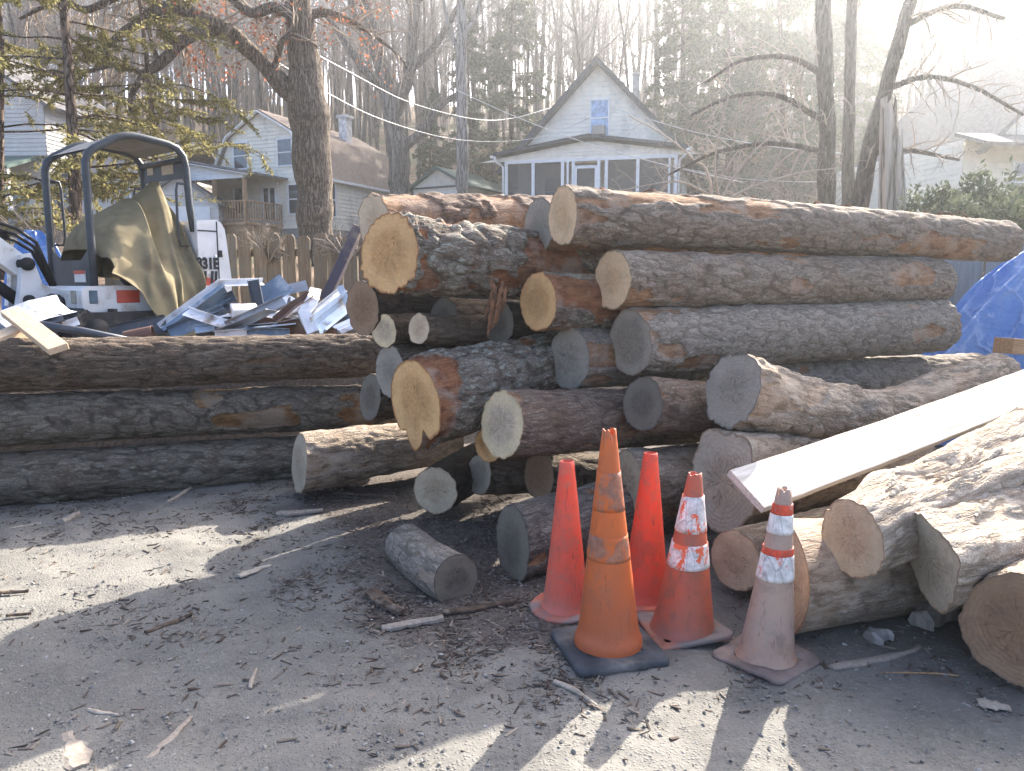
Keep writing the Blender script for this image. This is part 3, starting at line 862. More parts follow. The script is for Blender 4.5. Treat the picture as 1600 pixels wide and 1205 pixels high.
# ------------------------------------------------------------------ traffic cones
def cone_mat(name, c, c2, dirt, th=(.5, .66), low=None, scuff=.35):
    b = NB(name, .55, .4)
    o = b.vm('ADD', b.obj(), b.n('CombineXYZ', {0: b.math('MULTIPLY', b.rand(), 31.0), 1: 0.0, 2: 0.0}).outputs[0])
    k = b.mix(b.mr(b.noise(o, 5, 4), .35, .65), c, c2)
    k = b.mix(b.math('MULTIPLY', b.mr(b.noise(o, 9, 7, .7), *th), .8), k, dirt)
    st = b.noise(b.scale(o, (1, 1, .18)), 38, 5, .7)
    k = b.mix(b.math('MULTIPLY', b.mr(st, .58, .72), scuff), k, tuple(x * .35 for x in dirt))
    sm = b.noise(b.scale(o, (1, 1, .06)), 75, 3, .6)
    k = b.mix(b.math('MULTIPLY', b.mr(sm, .64, .69), .55 * min(1, scuff * 1.6)), k, tuple(x * .3 for x in dirt))
    k = b.mix(b.math('MULTIPLY', b.mr(b.noise(o, 4.5, 6, .75), .50, .62), .30), k, tuple(x * .55 for x in c))
    if low is not None:
        z = b.n('SeparateXYZ', {0: b.obj()}).outputs[2]
        f = b.mr(b.math('ADD', z, b.math('MULTIPLY', b.noise(o, 8, 4), .25)), low[1], low[2])
        k = b.mix(b.math('MULTIPLY', f, low[3]), k, low[0])
    b.col(k)
    b.bump(b.math('ADD', b.noise(o, 45, 4), b.math('MULTIPLY', b.noise(o, 14, 3), 2.0)), .22, .006)
    return b.m
def collar_mat(name, c, under, th=(.50, .56), sc=16):
    b = NB(name, .6, .35)
    o = b.vm('ADD', b.obj(), b.n('CombineXYZ', {0: b.math('MULTIPLY', b.rand(), 31.0), 1: 0.0, 2: 0.0}).outputs[0])
    n = b.noise(b.scale(o, (1, 1, .7)), sc, 7, .7)
    k = b.mix(b.mr(b.noise(o, 30, 4, .7), .35, .7), tuple(x * .62 for x in c), c)
    cr = b.vor(b.scale(o, (1, 1, .3)), 22, 'DISTANCE_TO_EDGE')
    k = b.mix(b.math('MULTIPLY', b.mr(cr, .05, .0), .5), k, (.16, .13, .12))
    k = b.mix(b.mr(n, *th), k, under)
    b.col(k)
    b.bump(n, .4, .004)
    return b.m
GRP = 'traffic cones in front of the log pile'
def rounded(a, rad, n=6):
    pts = []
    for cx, cy, s in ((1, 1, 0), (-1, 1, 1), (-1, -1, 2), (1, -1, 3)):
        for k in range(n + 1):
            t = math.pi / 2 * (s + k / n)
            pts.append((cx * (a - rad) + rad * math.cos(t), cy * (a - rad) + rad * math.sin(t)))
    return pts
def base_mesh(a, rad, th, wave, seed, name, mat, round_=False, ragged=0.0, inner=.05):
    r = random.Random(seed)
    ph = [r.uniform(0, 6.28) for _ in range(4)]
    pts = rounded(a, a * .97 if round_ else rad, 9 if round_ else 6)
    m = len(pts)
    vs, fs = [], []
    lev = [(inner, 0), (.45, 0), (.75, 0), (.93, 0), (1.0, 1)]
    def wv(x, y, f):
        an = math.atan2(y, x)
        return wave * f ** 2 * (math.sin(2 * an + ph[0]) + .5 * math.sin(3 * an + ph[1]) + .3 * math.sin(5 * an + ph[2])) * .5
    rings = []
    for (f, e) in lev:
        g = []
        for (x, y) in pts:
            q = f * (1 + (r.uniform(-ragged, ragged) if e else 0))
            g.append(len(vs)); vs.append((x * q, y * q, th * (1 - .22 * e) + max(-th * .2, wv(x * q, y * q, f))))
        rings.append(g)
    for (f, e) in lev[::-1]:
        g = []
        for (x, y) in pts:
            q = f * .995
            g.append(len(vs)); vs.append((x * q, y * q, max(0, wv(x * q, y * q, f))))
        rings.append(g)
    for a_, b_ in zip(rings[:-1], rings[1:]):
        for j in range(m):
            j2 = (j + 1) % m
            fs.append((a_[j], a_[j2], b_[j2], b_[j])[::-1])
    me = bpy.data.meshes.new(name)
    me.from_pydata(vs, [], fs)
    me.polygons.foreach_set('use_smooth', [True] * len(fs))
    me.materials.append(mat)
    return me
def prof_mesh(name, prof, mat, lean=0.0, leany=0.0, k=56, dent=0.0, seed=1, tear=0.0, ztop=None, thick=None):
    """revolved skin with lean, dents and a torn top rim"""
    r = random.Random(seed)
    ph = [r.uniform(0, 6.28) for _ in range(6)]
    vs, fs = [], []
    zt = max(z for _, z in prof)
    for i, (rad, z) in enumerate(prof):
        for j in range(k):
            a = 2 * math.pi * j / k
            d = 1 + dent * (math.sin(2 * a + ph[0] + z * 4) * .5 + math.sin(3 * a + ph[1] - z * 7) * .35 + .3 * math.sin(z * 23 + ph[2]) * math.sin(a + ph[3]))
            zz = z
            if tear and z > zt - .03:
                zz = z - tear * max(0, math.sin(2 * a + ph[4])) ** 3 - .35 * tear * max(0, math.sin(5 * a + ph[5]))
            vs.append((rad * d * math.cos(a) + lean * z, rad * d * math.sin(a) + leany * z, zz))
    n = len(prof)
    for i in range(n - 1):
        for j in range(k):
            fs.append((i * k + j, i * k + (j + 1) % k, (i + 1) * k + (j + 1) % k, (i + 1) * k + j))
    me = bpy.data.meshes.new(name)
    me.from_pydata(vs, [], fs)
    me.polygons.foreach_set('use_smooth', [True] * len(fs))
    me.materials.append(mat)
    return me
def cone(label, loc, h, r0, r1, mat, base, bmat, lean=0.0, leany=0.0, yaw=0.0, collars=(), dent=.02, seed=1, tear=.0, lip=None, wave=.0, bname='base', bround=False, ragged=0.0):
    t = thing('traffic_cone', label, 'traffic cone', loc, 0, GRP)
    a, rad, th = base
    bo = link(bname, base_mesh(a, rad, th, wave, seed, bname, bmat, bround, ragged, inner=(r0 - .012) / a), t)
    bo.rotation_euler = (0, 0, yaw)
    prof = []
    if lip: prof += [(r0 + lip, th - .004), (r0 + lip, th + .012), (r0 + lip * .8, th + .035), (r0 + .004, th + .045)]
    else: prof += [(r0 + .012, th - .003), (r0 + .004, th + .012)]
    z0 = prof[-1][1]
    rc = lambda z: r0 + (r1 - r0) * max(0, (z - z0)) / (h - z0)
    for q in np.linspace(.04, 1, 30):
        z = z0 + (h - z0) * q
        prof.append((rc(z), z))
    prof += [(r1 - .004, h + .001), (r1 - .006, h - .02), (r1 - .004, h - .12)]
    link('cone_body', prof_mesh('cone_body', prof, mat, lean, leany, dent=dent, seed=seed, tear=tear), t)
    for (za, zb, cm, lab) in collars:
        zs = np.linspace(za, zb, 8)
        cp = [(rc(z) + (.0012 if cm is m_res else .0035), z) for z in zs]
        cp = [(rc(za) + .0005, za)] + cp + [(rc(zb) + .0005, zb)]
        o = link('reflective_collar', prof_mesh('reflective_collar', cp, cm, lean, leany, dent=dent, seed=seed), t)
        if lab: o['label'] = lab
    return t
m_or = cone_mat('cone_old_orange', (.60, .125, .022), (.50, .115, .03), (.34, .14, .075), (.50, .68), low=((.38, .10, .045), .62, .20, .6), scuff=.65)
m_red = cone_mat('cone_signal_red', (.80, .055, .018), (.74, .07, .03), (.50, .10, .06), (.47, .64), low=((.46, .14, .10), .42, .08, .6), scuff=.75)
m_red2 = cone_mat('cone_sunbleached_red', (.78, .085, .04), (.68, .11, .065), (.52, .17, .12), (.47, .64), low=((.46, .18, .13), .42, .08, .6), scuff=.75)
m_br = cone_mat('cone_dusty_red', (.50, .10, .048), (.40, .105, .06), (.24, .12, .085), (.5, .68), low=((.28, .15, .11), .35, .05, .6), scuff=.45)
m_pk = cone_mat('cone_faded_pink', (.42, .285, .21), (.37, .265, .205), (.25, .20, .16), (.48, .66), low=((.48, .22, .12), .30, .02, .45), scuff=.7)
m_blk = plain('cone_black_rubber', (.065, .068, .072), .85, .25, .3, 9, .4, 70, dirt=(.18, .165, .15), dirt_sc=5, dirt_th=(.42, .7))
m_gb = plain('cone_dusty_base', (.20, .155, .135), .9, .2, .25, 9, .4, 70, dirt=(.36, .16, .09), dirt_sc=6, dirt_th=(.56, .7))
m_rb = plain('cone_dusty_red_base', (.52, .15, .09), .8, .2, .2, 9, .4, 70, dirt=(.24, .19, .17), dirt_sc=3, dirt_th=(.4, .6))
m_rb2 = plain('cone_curled_base', (.34, .15, .10), .85, .2, .25, 9, .4, 70, dirt=(.20, .17, .155), dirt_sc=5, dirt_th=(.38, .58))
m_res = collar_mat('cone_collar_glue_residue', (.40, .17, .10), (.58, .125, .025), (.44, .58), 11)
m_wh = collar_mat('cone_collar_flaking_white', (.80, .77, .74), (.72, .13, .05), (.535, .565), 17)
m_wh2 = collar_mat('cone_collar_cracked_white', (.80, .76, .71), (.70, .16, .08), (.60, .63), 13)
m_rd2 = collar_mat('cone_collar_bare_red', (.78, .10, .045), (.55, .2, .14), (.6, .66), 13)
g = G(950, 1016)
cone('tall old orange cone with a black square base, largest and nearest of the five', g, .925, .124, .027, m_or, (.195, .035, .034), m_blk,
     lean=-.012, yaw=R(14), lip=.013, wave=.012, dent=.02, seed=3, tear=.02,
     collars=[(.40, .50, m_res, 'faded strip of glue residue'), (.60, .755, m_res, 'patchy grey glue residue')])
g = G(884, 952)
cone('plain red cone on the left with a wide flat flange, behind the tall orange cone', g, .70, .105, .032, m_red2, (.165, .05, .02), m_rb,
     lean=-.002, yaw=R(30), seed=5, dent=.015, bround=True, ragged=.03, wave=.02)
g = G(1008, 938)
cone('plain bright red cone standing behind between two other cones', g, .715, .108, .032, m_red, (.15, .05, .022), m_rb, lean=.012, yaw=R(10), seed=8, dent=.012)
g = G(1066, 988)
cone('dusty red cone with two flaking white bands and a curled broken base', g, .70, .130, .028, m_br, (.165, .03, .022), m_rb2, lean=.055, leany=.03, yaw=R(8),
     seed=12, dent=.03, wave=.05, tear=.008,
     collars=[(.305, .405, m_wh, 'narrow flaking white band'), (.455, .605, m_wh, 'wide flaking white band')])
g = G(1196, 1030)
cone('faded pinkish cone with cracked white bands and a torn top, rightmost of the five', g, .705, .106, .027, m_pk, (.162, .05, .018), m_gb, lean=.062, yaw=R(38),
     seed=21, dent=.02, wave=.045, tear=.03,
     collars=[(.345, .445, m_wh2, 'lower cracked white band'), (.445, .472, m_rd2, 'thin bare red ring'), (.53, .605, m_wh2, 'upper cracked white band'),
              (.605, .645, m_rd2, 'bright red ring near the top')])
# ------------------------------------------------------------------ boards and planks
def wood(name, c1, c2, streak=.12, rough=.85, dirt=None):
    b = NB(name, rough, .25)
    o = b.vm('ADD', b.obj(), b.n('CombineXYZ', {0: b.math('MULTIPLY', b.rand(), 31.0), 1: b.math('MULTIPLY', b.rand(), 17.0), 2: 0.0}).outputs[0])
    f = b.noise(b.scale(o, (1, 1, streak)), 55, 5, .7)
    k = b.mix(b.mr(f, .3, .7), c1, c2)
    k = b.mix(b.math('MULTIPLY', b.mr(b.noise(o, 4, 5, .65), .5, .7), .5), k, dirt or tuple(x * .6 for x in c1))
    b.col(k)
    b.bump(f, .4, .004)
    return b.m
W_white = wood('board_pale_planed', (.42, .385, .33), (.62, .58, .52), .05, dirt=(.34, .295, .235))
W_new = wood('wood_fresh_lumber', (.50, .36, .23), (.62, .47, .32))
W_old = wood('wood_grey_old', (.21, .18, .15), (.34, .30, .25))
W_brown = wood('wood_brown_stained', (.26, .15, .075), (.40, .25, .14))

def plank(name, label, cat, a, b, w, h, mat, up=(0, 0, 1), group=None, bev=.004, twist=0.0, taper=None, sub=None):
    """a beam whose local z runs along its length"""
    a, b = Vector(a), Vector(b)
    d = b - a
    z = d.normalized(); u = Vector(up)
    x = u.cross(z).normalized(); y = z.cross(x)
    if twist:
        c_, s_ = math.cos(twist), math.sin(twist)
        x, y = x * c_ + y * s_, y * c_ - x * s_
    M = Matrix((x, y, z)).transposed().to_4x4(); M.translation = a
    mb = MB().box((0, 0, d.length / 2), (w, h, d.length), None, bev)
    o = mb.build(name, mat)
    if taper:
        for v in o.data.vertices:
            k = v.co.z / d.length
            v.co.x *= 1 - taper * k; v.co.y *= 1 - taper * k * .5
    o.matrix_world = M
    return tag(o, label, cat, group)
A0, B0 = P(1137, 740, 3.52), P(1182, 788, 3.26)
A1 = P(1600, 582, 4.98)
ub = (A1 - A0).normalized()
B0 = min((P(1181, 788, 3.0 + .005 * k) for k in range(140)), key=lambda p: abs((p - A0).dot(ub)))
wv = (B0 - A0); wv = wv - ub * wv.dot(ub); bw = max(.24, min(.36, wv.length)); wv = wv.normalized()
nb = ub.cross(wv); nb = nb if nb.z > 0 else -nb
bb = MB()
for k in range(24):
    z0_, z1_ = 3.3 * k / 24, 3.3 * (k + 1) / 24
    f_ = lambda z: .022 * math.sin(z * 1.15 + .4) + .0015 * math.sin(z * 7)
    e_ = lambda z: bw / 2 + .001 * math.sin(z * 9) + .0007 * math.sin(z * 23 + 1)
    vs = []
    for z in (z0_, z1_):
        c_ = .004
        for x, y in ((-e_(z) + c_, -.019), (e_(z) - c_, -.019), (e_(z), -.019 + c_), (e_(z), .019 - c_), (e_(z) - c_, .019), (-e_(z) + c_, .019), (-e_(z), .019 - c_), (-e_(z), -.019 + c_)):
            vs.append((x, y + f_(z), z))
    bb.add(vs, [(i, i + 8, (i + 1) % 8 + 8, (i + 1) % 8) for i in range(8)] + ([tuple(range(8))] if k == 0 else []) + ([tuple(range(15, 7, -1))] if k == 23 else []))
bo = bb.build('board', W_white)
import bmesh
bm_ = bmesh.new(); bm_.from_mesh(bo.data); bmesh.ops.remove_doubles(bm_, verts=bm_.verts, dist=.0002); bmesh.ops.recalc_face_normals(bm_, faces=bm_.faces); bm_.to_mesh(bo.data); bm_.free()
M = Matrix((wv, nb if wv.cross(nb).dot(ub) > 0 else -nb, ub)).transposed().to_4x4()
M.translation = A0 + wv * bw / 2 + nb * .015
bo.matrix_world = M
tag(bo, 'long white sunlit board lying slantwise across the crooked logs', 'board')
plank('board_scrap', 'short scrap of board lying on the hollow top of the split trunk', 'board', P(1402, 768, 3.30), P(1500, 738, 3.62), .075, .04, W_white)
plank('plank', 'pale plank tilted across the left end of the uppermost dark log', 'plank', P(16, 487, 5.45), P(92, 546, 4.86), .12, .045, W_new, twist=.3)
plank('plank', 'short thick lumber end crossing under the tilted plank at the left border', 'plank', P(-60, 560, 4.9), P(48, 512, 5.4), .16, .09, W_new)
plank('board_scrap', 'brown plank end sticking out in front of the blue tarp', 'plank', P(1567, 540, 5.9), P(1700, 548, 6.3), .16, .12, W_brown)

# ------------------------------------------------------------------ sticks and bark slabs on the ground
def stick(label, p0, p1, w, h, mat, cat='stick', name='stick', group=None, bendy=.1, seed=0, fork=False):
    a, b = G(*p0), G(*p1)
    a.z = gz(a.x, a.y); b.z = gz(b.x, b.y)
    r = random.Random(seed + int(p0[0]))
    n = 9
    d = b - a
    side = Vector((-d.y, d.x, 0)).normalized()
    vs, fs = [], []
    k = 7
    for i in range(n):
        t = i / (n - 1)
        c = a + d * t + side * (math.sin(t * 3.1 + seed) * bendy * d.length * .4 + r.uniform(-1, 1) * w * .12)
        ww = w * (.55 + .45 * math.sin(math.pi * min(1, t * 1.15 + .12))) * r.uniform(.85, 1.12)
        hh = h * r.uniform(.85, 1.15)
        for j in range(k):
            an = 2 * math.pi * j / k
            vs.append(c + side * (math.cos(an) * ww / 2) + Vector((0, 0, h * .35 + max(-.4, math.sin(an)) * hh / 2 + r.uniform(-1, 1) * h * .06)))
    for i in range(n - 1):
        for j in range(k):
            fs.append((i * k + j, i * k + (j + 1) % k, (i + 1) * k + (j + 1) % k, (i + 1) * k + j))
    fs.append(tuple(range(k - 1, -1, -1))); fs.append(tuple((n - 1) * k + j for j in range(k)))
    o0 = a.copy()
    mb = MB().add([v - o0 for v in vs], fs, False)
    o = mb.build(name, mat, None, o0)
    return tag(o, label, cat, group)
W_bark = plain('bark_slab', (.10, .072, .053), .95, .15, .4, 25, .8, 60, dirt=(.2, .16, .125), dirt_sc=14)
W_pale = wood('stick_pale', (.30, .25, .195), (.45, .39, .31))
W_chipw = wood('chip_dry', (.22, .185, .15), (.33, .285, .235))
GS = 'sticks and bark scraps on the gravel'
stick('long pale split sliver at the bottom left of the gravel', (225, 1200), (298, 1122), .035, .014, W_chipw, seed=1, group=GS, bendy=.03)
stick('wide flat slab of bark at the very bottom left', (128, 1200), (98, 1150), .085, .014, W_chipw, 'bark', 'bark_slab', GS, .05, 2)
stick('dark straight stick on the shaded gravel left of centre', (228, 992), (300, 962), .028, .02, W_bark, seed=3, group=GS, bendy=.06)
stick('short pale stick near the bottom left', (140, 1110), (185, 1120), .02, .012, W_pale, seed=4, group=GS)
stick('small upright lying stick below the loose log', (388, 1078), (402, 1048), .022, .014, W_chipw, seed=5, group=GS)
stick('flat pale chip of wood left of the loose short log', (372, 902), (422, 885), .06, .016, W_pale, 'wood chip', 'wood_chip_slab', GS, .02, 6)
stick('curved pale stick in front of the tall orange cone', (862, 1070), (935, 1105), .028, .018, W_pale, seed=7, group=GS, bendy=.25)
stick('broad grey slab of wood below the small loose log', (598, 988), (690, 968), .06, .03, W_chipw, 'wood slab', 'wood_slab', GS, .08, 8)
stick('lump of dark bark with a pale fleck beside the loose log', (575, 930), (632, 962), .09, .045, W_bark, 'bark', 'bark_slab', GS, .1, 9)
stick('dark bark strip tucked under the end of the loose log', (690, 958), (808, 942), .045, .022, W_bark, 'bark', 'bark_strip', GS, .12, 10)
stick('long thin twig lying below the left dark logs', (255, 786), (312, 762), .03, .025, W_pale, seed=11, group=GS, bendy=.2)
stick('weathered plank piece on the sunlit gravel at the left border', (-20, 838), (65, 822), .075, .03, W_old, 'plank', 'plank', GS, .03, 12)
stick('small block of wood on the sunlit gravel at the left', (98, 822), (122, 808), .06, .05, W_old, 'wood block', 'wood_block', GS, .0, 13)
stick('thick dark stick at the left border below the plank piece', (-15, 930), (45, 926), .03, .02, W_bark, seed=14, group=GS, bendy=.05)
stick('short dark stick on the sunlit gravel under the big shadow edge', (10, 964), (50, 960), .022, .016, W_bark, seed=15, group=GS)
stick('bundle of torn bark below the short streaked log', (432, 805), (505, 800), .07, .03, W_chipw, 'bark', 'bark_slab', GS, .15, 16)
stick('long dry strip lying right of the short streaked log', (520, 768), (640, 782), .03, .018, W_bark, seed=17, group=GS, bendy=.1)
stick('reddish twig on the shaded gravel right of the faded cone', (1375, 1050), (1500, 1060), .010, .008, W_brown, seed=18, group=GS, bendy=.15)
stick('pale flat leaf shaped chip in the lower right corner', (1528, 1100), (1578, 1108), .075, .012, W_pale, 'wood chip', 'wood_chip_slab', GS, .02, 19)
stick('thin stick in the middle of the bottom gravel', (640, 1068), (655, 1040), .018, .012, W_chipw, seed=20, group=GS)
stick('ragged strip of bark on the ground under the crooked logs', (1310, 1052), (1425, 1008), .05, .02, W_chipw, 'bark', 'bark_slab', GS, .2, 21)
stick('rounded grey stone under the large smooth log', (1358, 1005), (1388, 1000), .10, .06, plain('field_stone', (.26, .245, .225), .9, .2, .25, 9, .4), 'stone', 'stone', None, 0, 22)
stick('squared pale block in the shade beneath the gnarled trunk', (1430, 985), (1490, 968), .12, .11, W_old, 'wood block', 'wood_block', None, 0, 23)

# ------------------------------------------------------------------ scrap metal heap
def sheet_mat(name, c, rough=.45, metal=.0, dirt=(.21, .155, .11), th=(.50, .70)):
    return plain(name, c, rough, .45, .12, 5, .08, 30, metal, dirt, 4, th)
SM = {'white': sheet_mat('scrap_white_enamel', (.72, .73, .75)), 'blue': sheet_mat('scrap_pale_blue_enamel', (.40, .50, .62)),
      'slate': sheet_mat('scrap_slate_blue', (.13, .18, .24), dirt=(.4, .42, .44)), 'dark': sheet_mat('scrap_dark_panel', (.055, .065, .08), .5),
      'grey': sheet_mat('scrap_grey_paint', (.30, .31, .33)), 'alu': sheet_mat('scrap_bare_aluminium', (.58, .59, .60), .35, .7),
      'rust': sheet_mat('scrap_rusty_brown', (.16, .085, .06), .8), 'tan': sheet_mat('scrap_cream', (.50, .45, .32), .7),
      'purple': sheet_mat('scrap_dark_beam', (.055, .042, .055), .6)}
GSC = 'pieces in the scrap metal heap'
def scrap(label, pts, prof, mat, up=(0, 0, 1), roll=0.0, t=.004, name='metal_scrap', cat='scrap metal', holes=False, group=GSC):
    """bent sheet: an open profile [(x, y), ...] swept along pts, with real thickness"""
    pts = [Vector(p) for p in pts]
    vs, fs = [], []
    n = len(prof)
    c0 = pts[0].copy()
    nrm = []
    for i in range(n):
        a = Vector(prof[max(0, i - 1)]); b = Vector(prof[min(n - 1, i + 1)])
        d = (b - a).normalized(); nrm.append(Vector((-d.y, d.x)))
    for k in range(len(pts)):
        z = (pts[min(k + 1, len(pts) - 1)] - pts[max(k - 1, 0)]).normalized()
        x = Vector(up).cross(z); x = x.normalized() if x.length > .01 else Vector((1, 0, 0)); y = z.cross(x)
        c_, s_ = math.cos(roll), math.sin(roll)
        X, Yv = x * c_ + y * s_, y * c_ - x * s_
        for s in (0, 1):
            for (px_, py_), nn in zip(prof, nrm):
                q = Vector((px_, py_)) + nn * (t * s)
                vs.append(pts[k] - c0 + X * q.x + Yv * q.y)
    m = 2 * n
    for k in range(len(pts) - 1):
        for i in range(n - 1):
            a = k * m + i
            fs.append((a, a + 1, a + 1 + m, a + m))
            a += n
            fs.append((a + m, a + 1 + m, a + 1, a))
        for i in (0, n - 1):
            fs.append((k * m + i, k * m + i + m, k * m + i + m + n, k * m + i + n))
    for k in (0, len(pts) - 1):
        for i in range(n - 1):
            a = k * m + i
            fs.append((a, a + n, a + n + 1, a + 1))
    o = MB().add(vs, fs).build(name, SM[mat], None, c0)
    return tag(o, label, cat, group)
U = lambda w, h: [(-w / 2, h), (-w / 2, 0), (w / 2, 0), (w / 2, h)]
Lp = lambda w, h: [(-w / 2, 0), (w / 2, 0), (w / 2, h)]
Fl = lambda w: [(-w / 2, 0), (0, .004), (w / 2, 0)]
Gut = lambda w, h: [(-w / 2 - .02, h), (-w / 2, h), (-w / 2, .02), (-w / 2 + .02, 0), (w / 2 - .03, 0), (w / 2, .03), (w / 2, h * .6), (w / 2 + .03, h)]
scrap('long slanted channel with a white lip and dark blue inside, leaning below the tan cover', [P(258, 522, 6.75), P(352, 452, 7.05)], U(.17, .05), 'slate', roll=2.2)
scrap('white folded trim running along the top of the slanted blue channel', [P(252, 514, 6.72), P(345, 446, 7.02), P(412, 444, 7.3)], Lp(.06, .05), 'white', roll=.4)
scrap('flat dark panel box lying left of the slanted channel', [P(172, 524, 6.7), P(260, 506, 6.75)], U(.16, .03), 'dark', roll=1.35)
scrap('ribbed rusty brown pipe piece in front of the dark panel', [P(196, 530, 6.55), P(240, 521, 6.6)], [(.07 * math.cos(a), .07 * math.sin(a)) for a in np.linspace(-.3, 3.4, 10)], 'rust')
scrap('bright white strip crossing the foot of the slanted channel', [P(290, 488, 6.62), P(384, 520, 6.5)], Lp(.10, .03), 'white', roll=.5)
scrap('white strip lying behind the crossed white strip', [P(310, 503, 6.8), P(362, 488, 6.95)], Fl(.09), 'white', roll=.5)
scrap('grey painted channel sloping up over the white sheets', [P(356, 514, 6.52), P(446, 472, 6.72)], U(.12, .035), 'grey', roll=.75)
scrap('large creased white sheet under the grey channel', [P(392, 508, 6.72), P(425, 490, 6.85), P(462, 468, 7.0)], [(-.22, .03), (-.1, 0), (.1, .01), (.2, -.05)], 'white', roll=.35)
scrap('pale blue sheet edge sticking out below the creased white sheet', [P(382, 515, 6.5), P(462, 506, 6.6)], [(-.12, .04), (0, 0), (.12, -.03)], 'blue', roll=.3)
scrap('dark upright channel with a shiny streaked face standing in the heap', [P(405, 485, 6.95), P(396, 438, 7.0)], U(.10, .05), 'dark', up=(0, -1, .2), roll=.2)
scrap('bent slate blue sheet with a torn pale end behind the upright channel', [P(404, 476, 7.15), P(430, 458, 7.2), P(450, 444, 7.25)], [(-.14, .05), (0, 0), (.12, .03)], 'slate', roll=.9)
scrap('white downspout elbow with two bends right of the creased sheet', [P(490, 522, 6.45), P(475, 490, 6.55), P(488, 470, 6.65), P(492, 455, 6.9)], [(-.05, .03), (-.05, -.03), (.05, -.03), (.05, .03), (-.05, .031)], 'white', up=(.3, -1, .2))
scrap('pale blue gutter leaning up towards the dark log end', [P(494, 517, 6.5), P(548, 474, 6.9)], Gut(.13, .08), 'blue', roll=.7)
scrap('perforated silver strip lying along the pale blue gutter', [P(482, 497, 6.6), P(538, 452, 7.0)], Lp(.07, .03), 'alu', roll=.7)
scrap('short perforated silver strip crossing the top of the pale blue gutter', [P(531, 447, 6.9), P(547, 482, 6.8)], Fl(.06), 'alu', up=(0, -1, .5))
scrap('small ribbed white sheet at the right foot of the heap', [P(528, 522, 6.42), P(558, 508, 6.5)], [(-.1, .06), (-.06, .075), (-.03, .055), (0, .06), (.04, .03), (.08, .03), (.1, 0)], 'white', roll=.5)
scrap('grey flat offcut at the back of the heap', [P(452, 452, 7.3), P(480, 446, 7.35)], Fl(.12), 'grey', roll=.9)
scrap('white edged board along the bottom of the heap', [P(336, 524, 6.42), P(386, 520, 6.46)], Lp(.05, .06), 'white', roll=1.3)
scrap('dark slate strip low in the heap beside the white edged board', [P(388, 521, 6.44), P(452, 523, 6.46)], Lp(.08, .05), 'slate', roll=1.2)
scrap('cream coloured panel half buried below the slanted channel', [P(270, 520, 6.66), P(318, 508, 6.8)], Fl(.14), 'tan', roll=.9)
scrap('curved white sheet behind the tilted plank on the left', [P(8, 512, 6.0), P(60, 492, 6.2), P(104, 482, 6.4)], [(-.14, .03), (-.05, 0), (.08, .02), (.13, .07)], 'white', roll=.4)
scrap('small folded white scrap right of the curved white sheet', [P(100, 512, 6.2), P(124, 504, 6.25)], Lp(.06, .04), 'white', roll=.6)
scrap('dark torn sheet between the curved sheet and the black pipe', [P(66, 512, 6.1), P(102, 502, 6.2)], [(-.06, .06), (0, 0), (.08, .02)], 'dark', roll=.6)
tag(MB().tube([P(62, 508, 6.0), P(130, 518, 6.05), P(206, 533, 6.05)], [.034, .032, .026], 10).build('pipe', SM['dark']), 'long black pipe lying along the top of the uppermost dark log', 'pipe')
tag(MB().beam(P(508, 470, 7.2), P(560, 356, 7.45), .09, .13, (0, 1, 0), .006).build('steel_beam', SM['purple']), 'dark steel beam leaning steeply against the pile before the picket fence', 'steel beam')
rs = random.Random(4)
for i in range(30):
    px, py = rs.uniform(262, 556), rs.uniform(492, 528)
    Y = rs.uniform(6.5, 7.3)
    a = P(px, py, Y); an = rs.uniform(-.5, .9); ln = rs.uniform(.25, .6)
    b_ = a + Vector((math.cos(an) * ln, math.sin(an) * ln * .6, rs.uniform(-.05, .22)))
    scrap('bent sheet metal offcut jumbled low in the heap', [a, (a + b_) / 2 + Vector((0, 0, rs.uniform(-.03, .04))), b_], rs.choice([U(.1, .04), Lp(.12, .05), Fl(.16), Lp(.07, .03)]),
          rs.choice(['white', 'grey', 'slate', 'dark', 'dark', 'blue', 'alu', 'rust']), roll=rs.uniform(-.3, 1.4), group='jumbled offcuts low in the scrap heap')
mbx = MB().box((0, 0, 0), (.22, .16, .11), Matrix.Rotation(.5, 3, 'Z') @ Matrix.Rotation(.35, 3, 'X'), .008)
tag(mbx.build('carton', sheet_mat('carton_white', (.66, .63, .60), .8, dirt=(.40, .22, .10), th=(.5, .62)), None, P(382, 488, 6.75)), 'small white carton stained brown in the scrap heap', 'box')

# ------------------------------------------------------------------ excavator
EX = thing('mini_excavator', 'white mini excavator with a dark canopy, parked behind the left logs', 'excavator', (-3.93, 7.87, .86), math.atan2(-.8, -.6))
m_frame = plain('excavator_dark_frame', (.045, .053, .060), .5, .4, .2, 5, .12, 50, dirt=(.13, .08, .055), dirt_sc=3, dirt_th=(.58, .75))
m_white = plain('excavator_white_paint', (.68, .67, .645), .45, .45, .08, 4, .06, 30, dirt=(.36, .30, .22), dirt_sc=5, dirt_th=(.52, .72))
m_black = plain('excavator_black', (.018, .018, .02), .6, .35, .3, 8, .2, 40)
m_track = plain('excavator_rubber_track', (.035, .036, .036), .85, .25, .3, 8, .4, 40, dirt=(.15, .13, .11), dirt_sc=7)
m_red = plain('excavator_red_decal', (.52, .085, .05), .5, .4, .1, 5, .05, dirt=(.6, .58, .55), dirt_sc=10, dirt_th=(.52, .58))
m_rf = plain('excavator_red_reflector', (.48, .06, .03), .35, .5, .1, 20, .05)
m_dec = plain('sticker_white', (.72, .70, .66), .5, .4, .05, 20, .03)
m_chrome = plain('cylinder_rod_chrome', (.7, .7, .72), .15, .6, .03, 5, 0, metal=1.0)
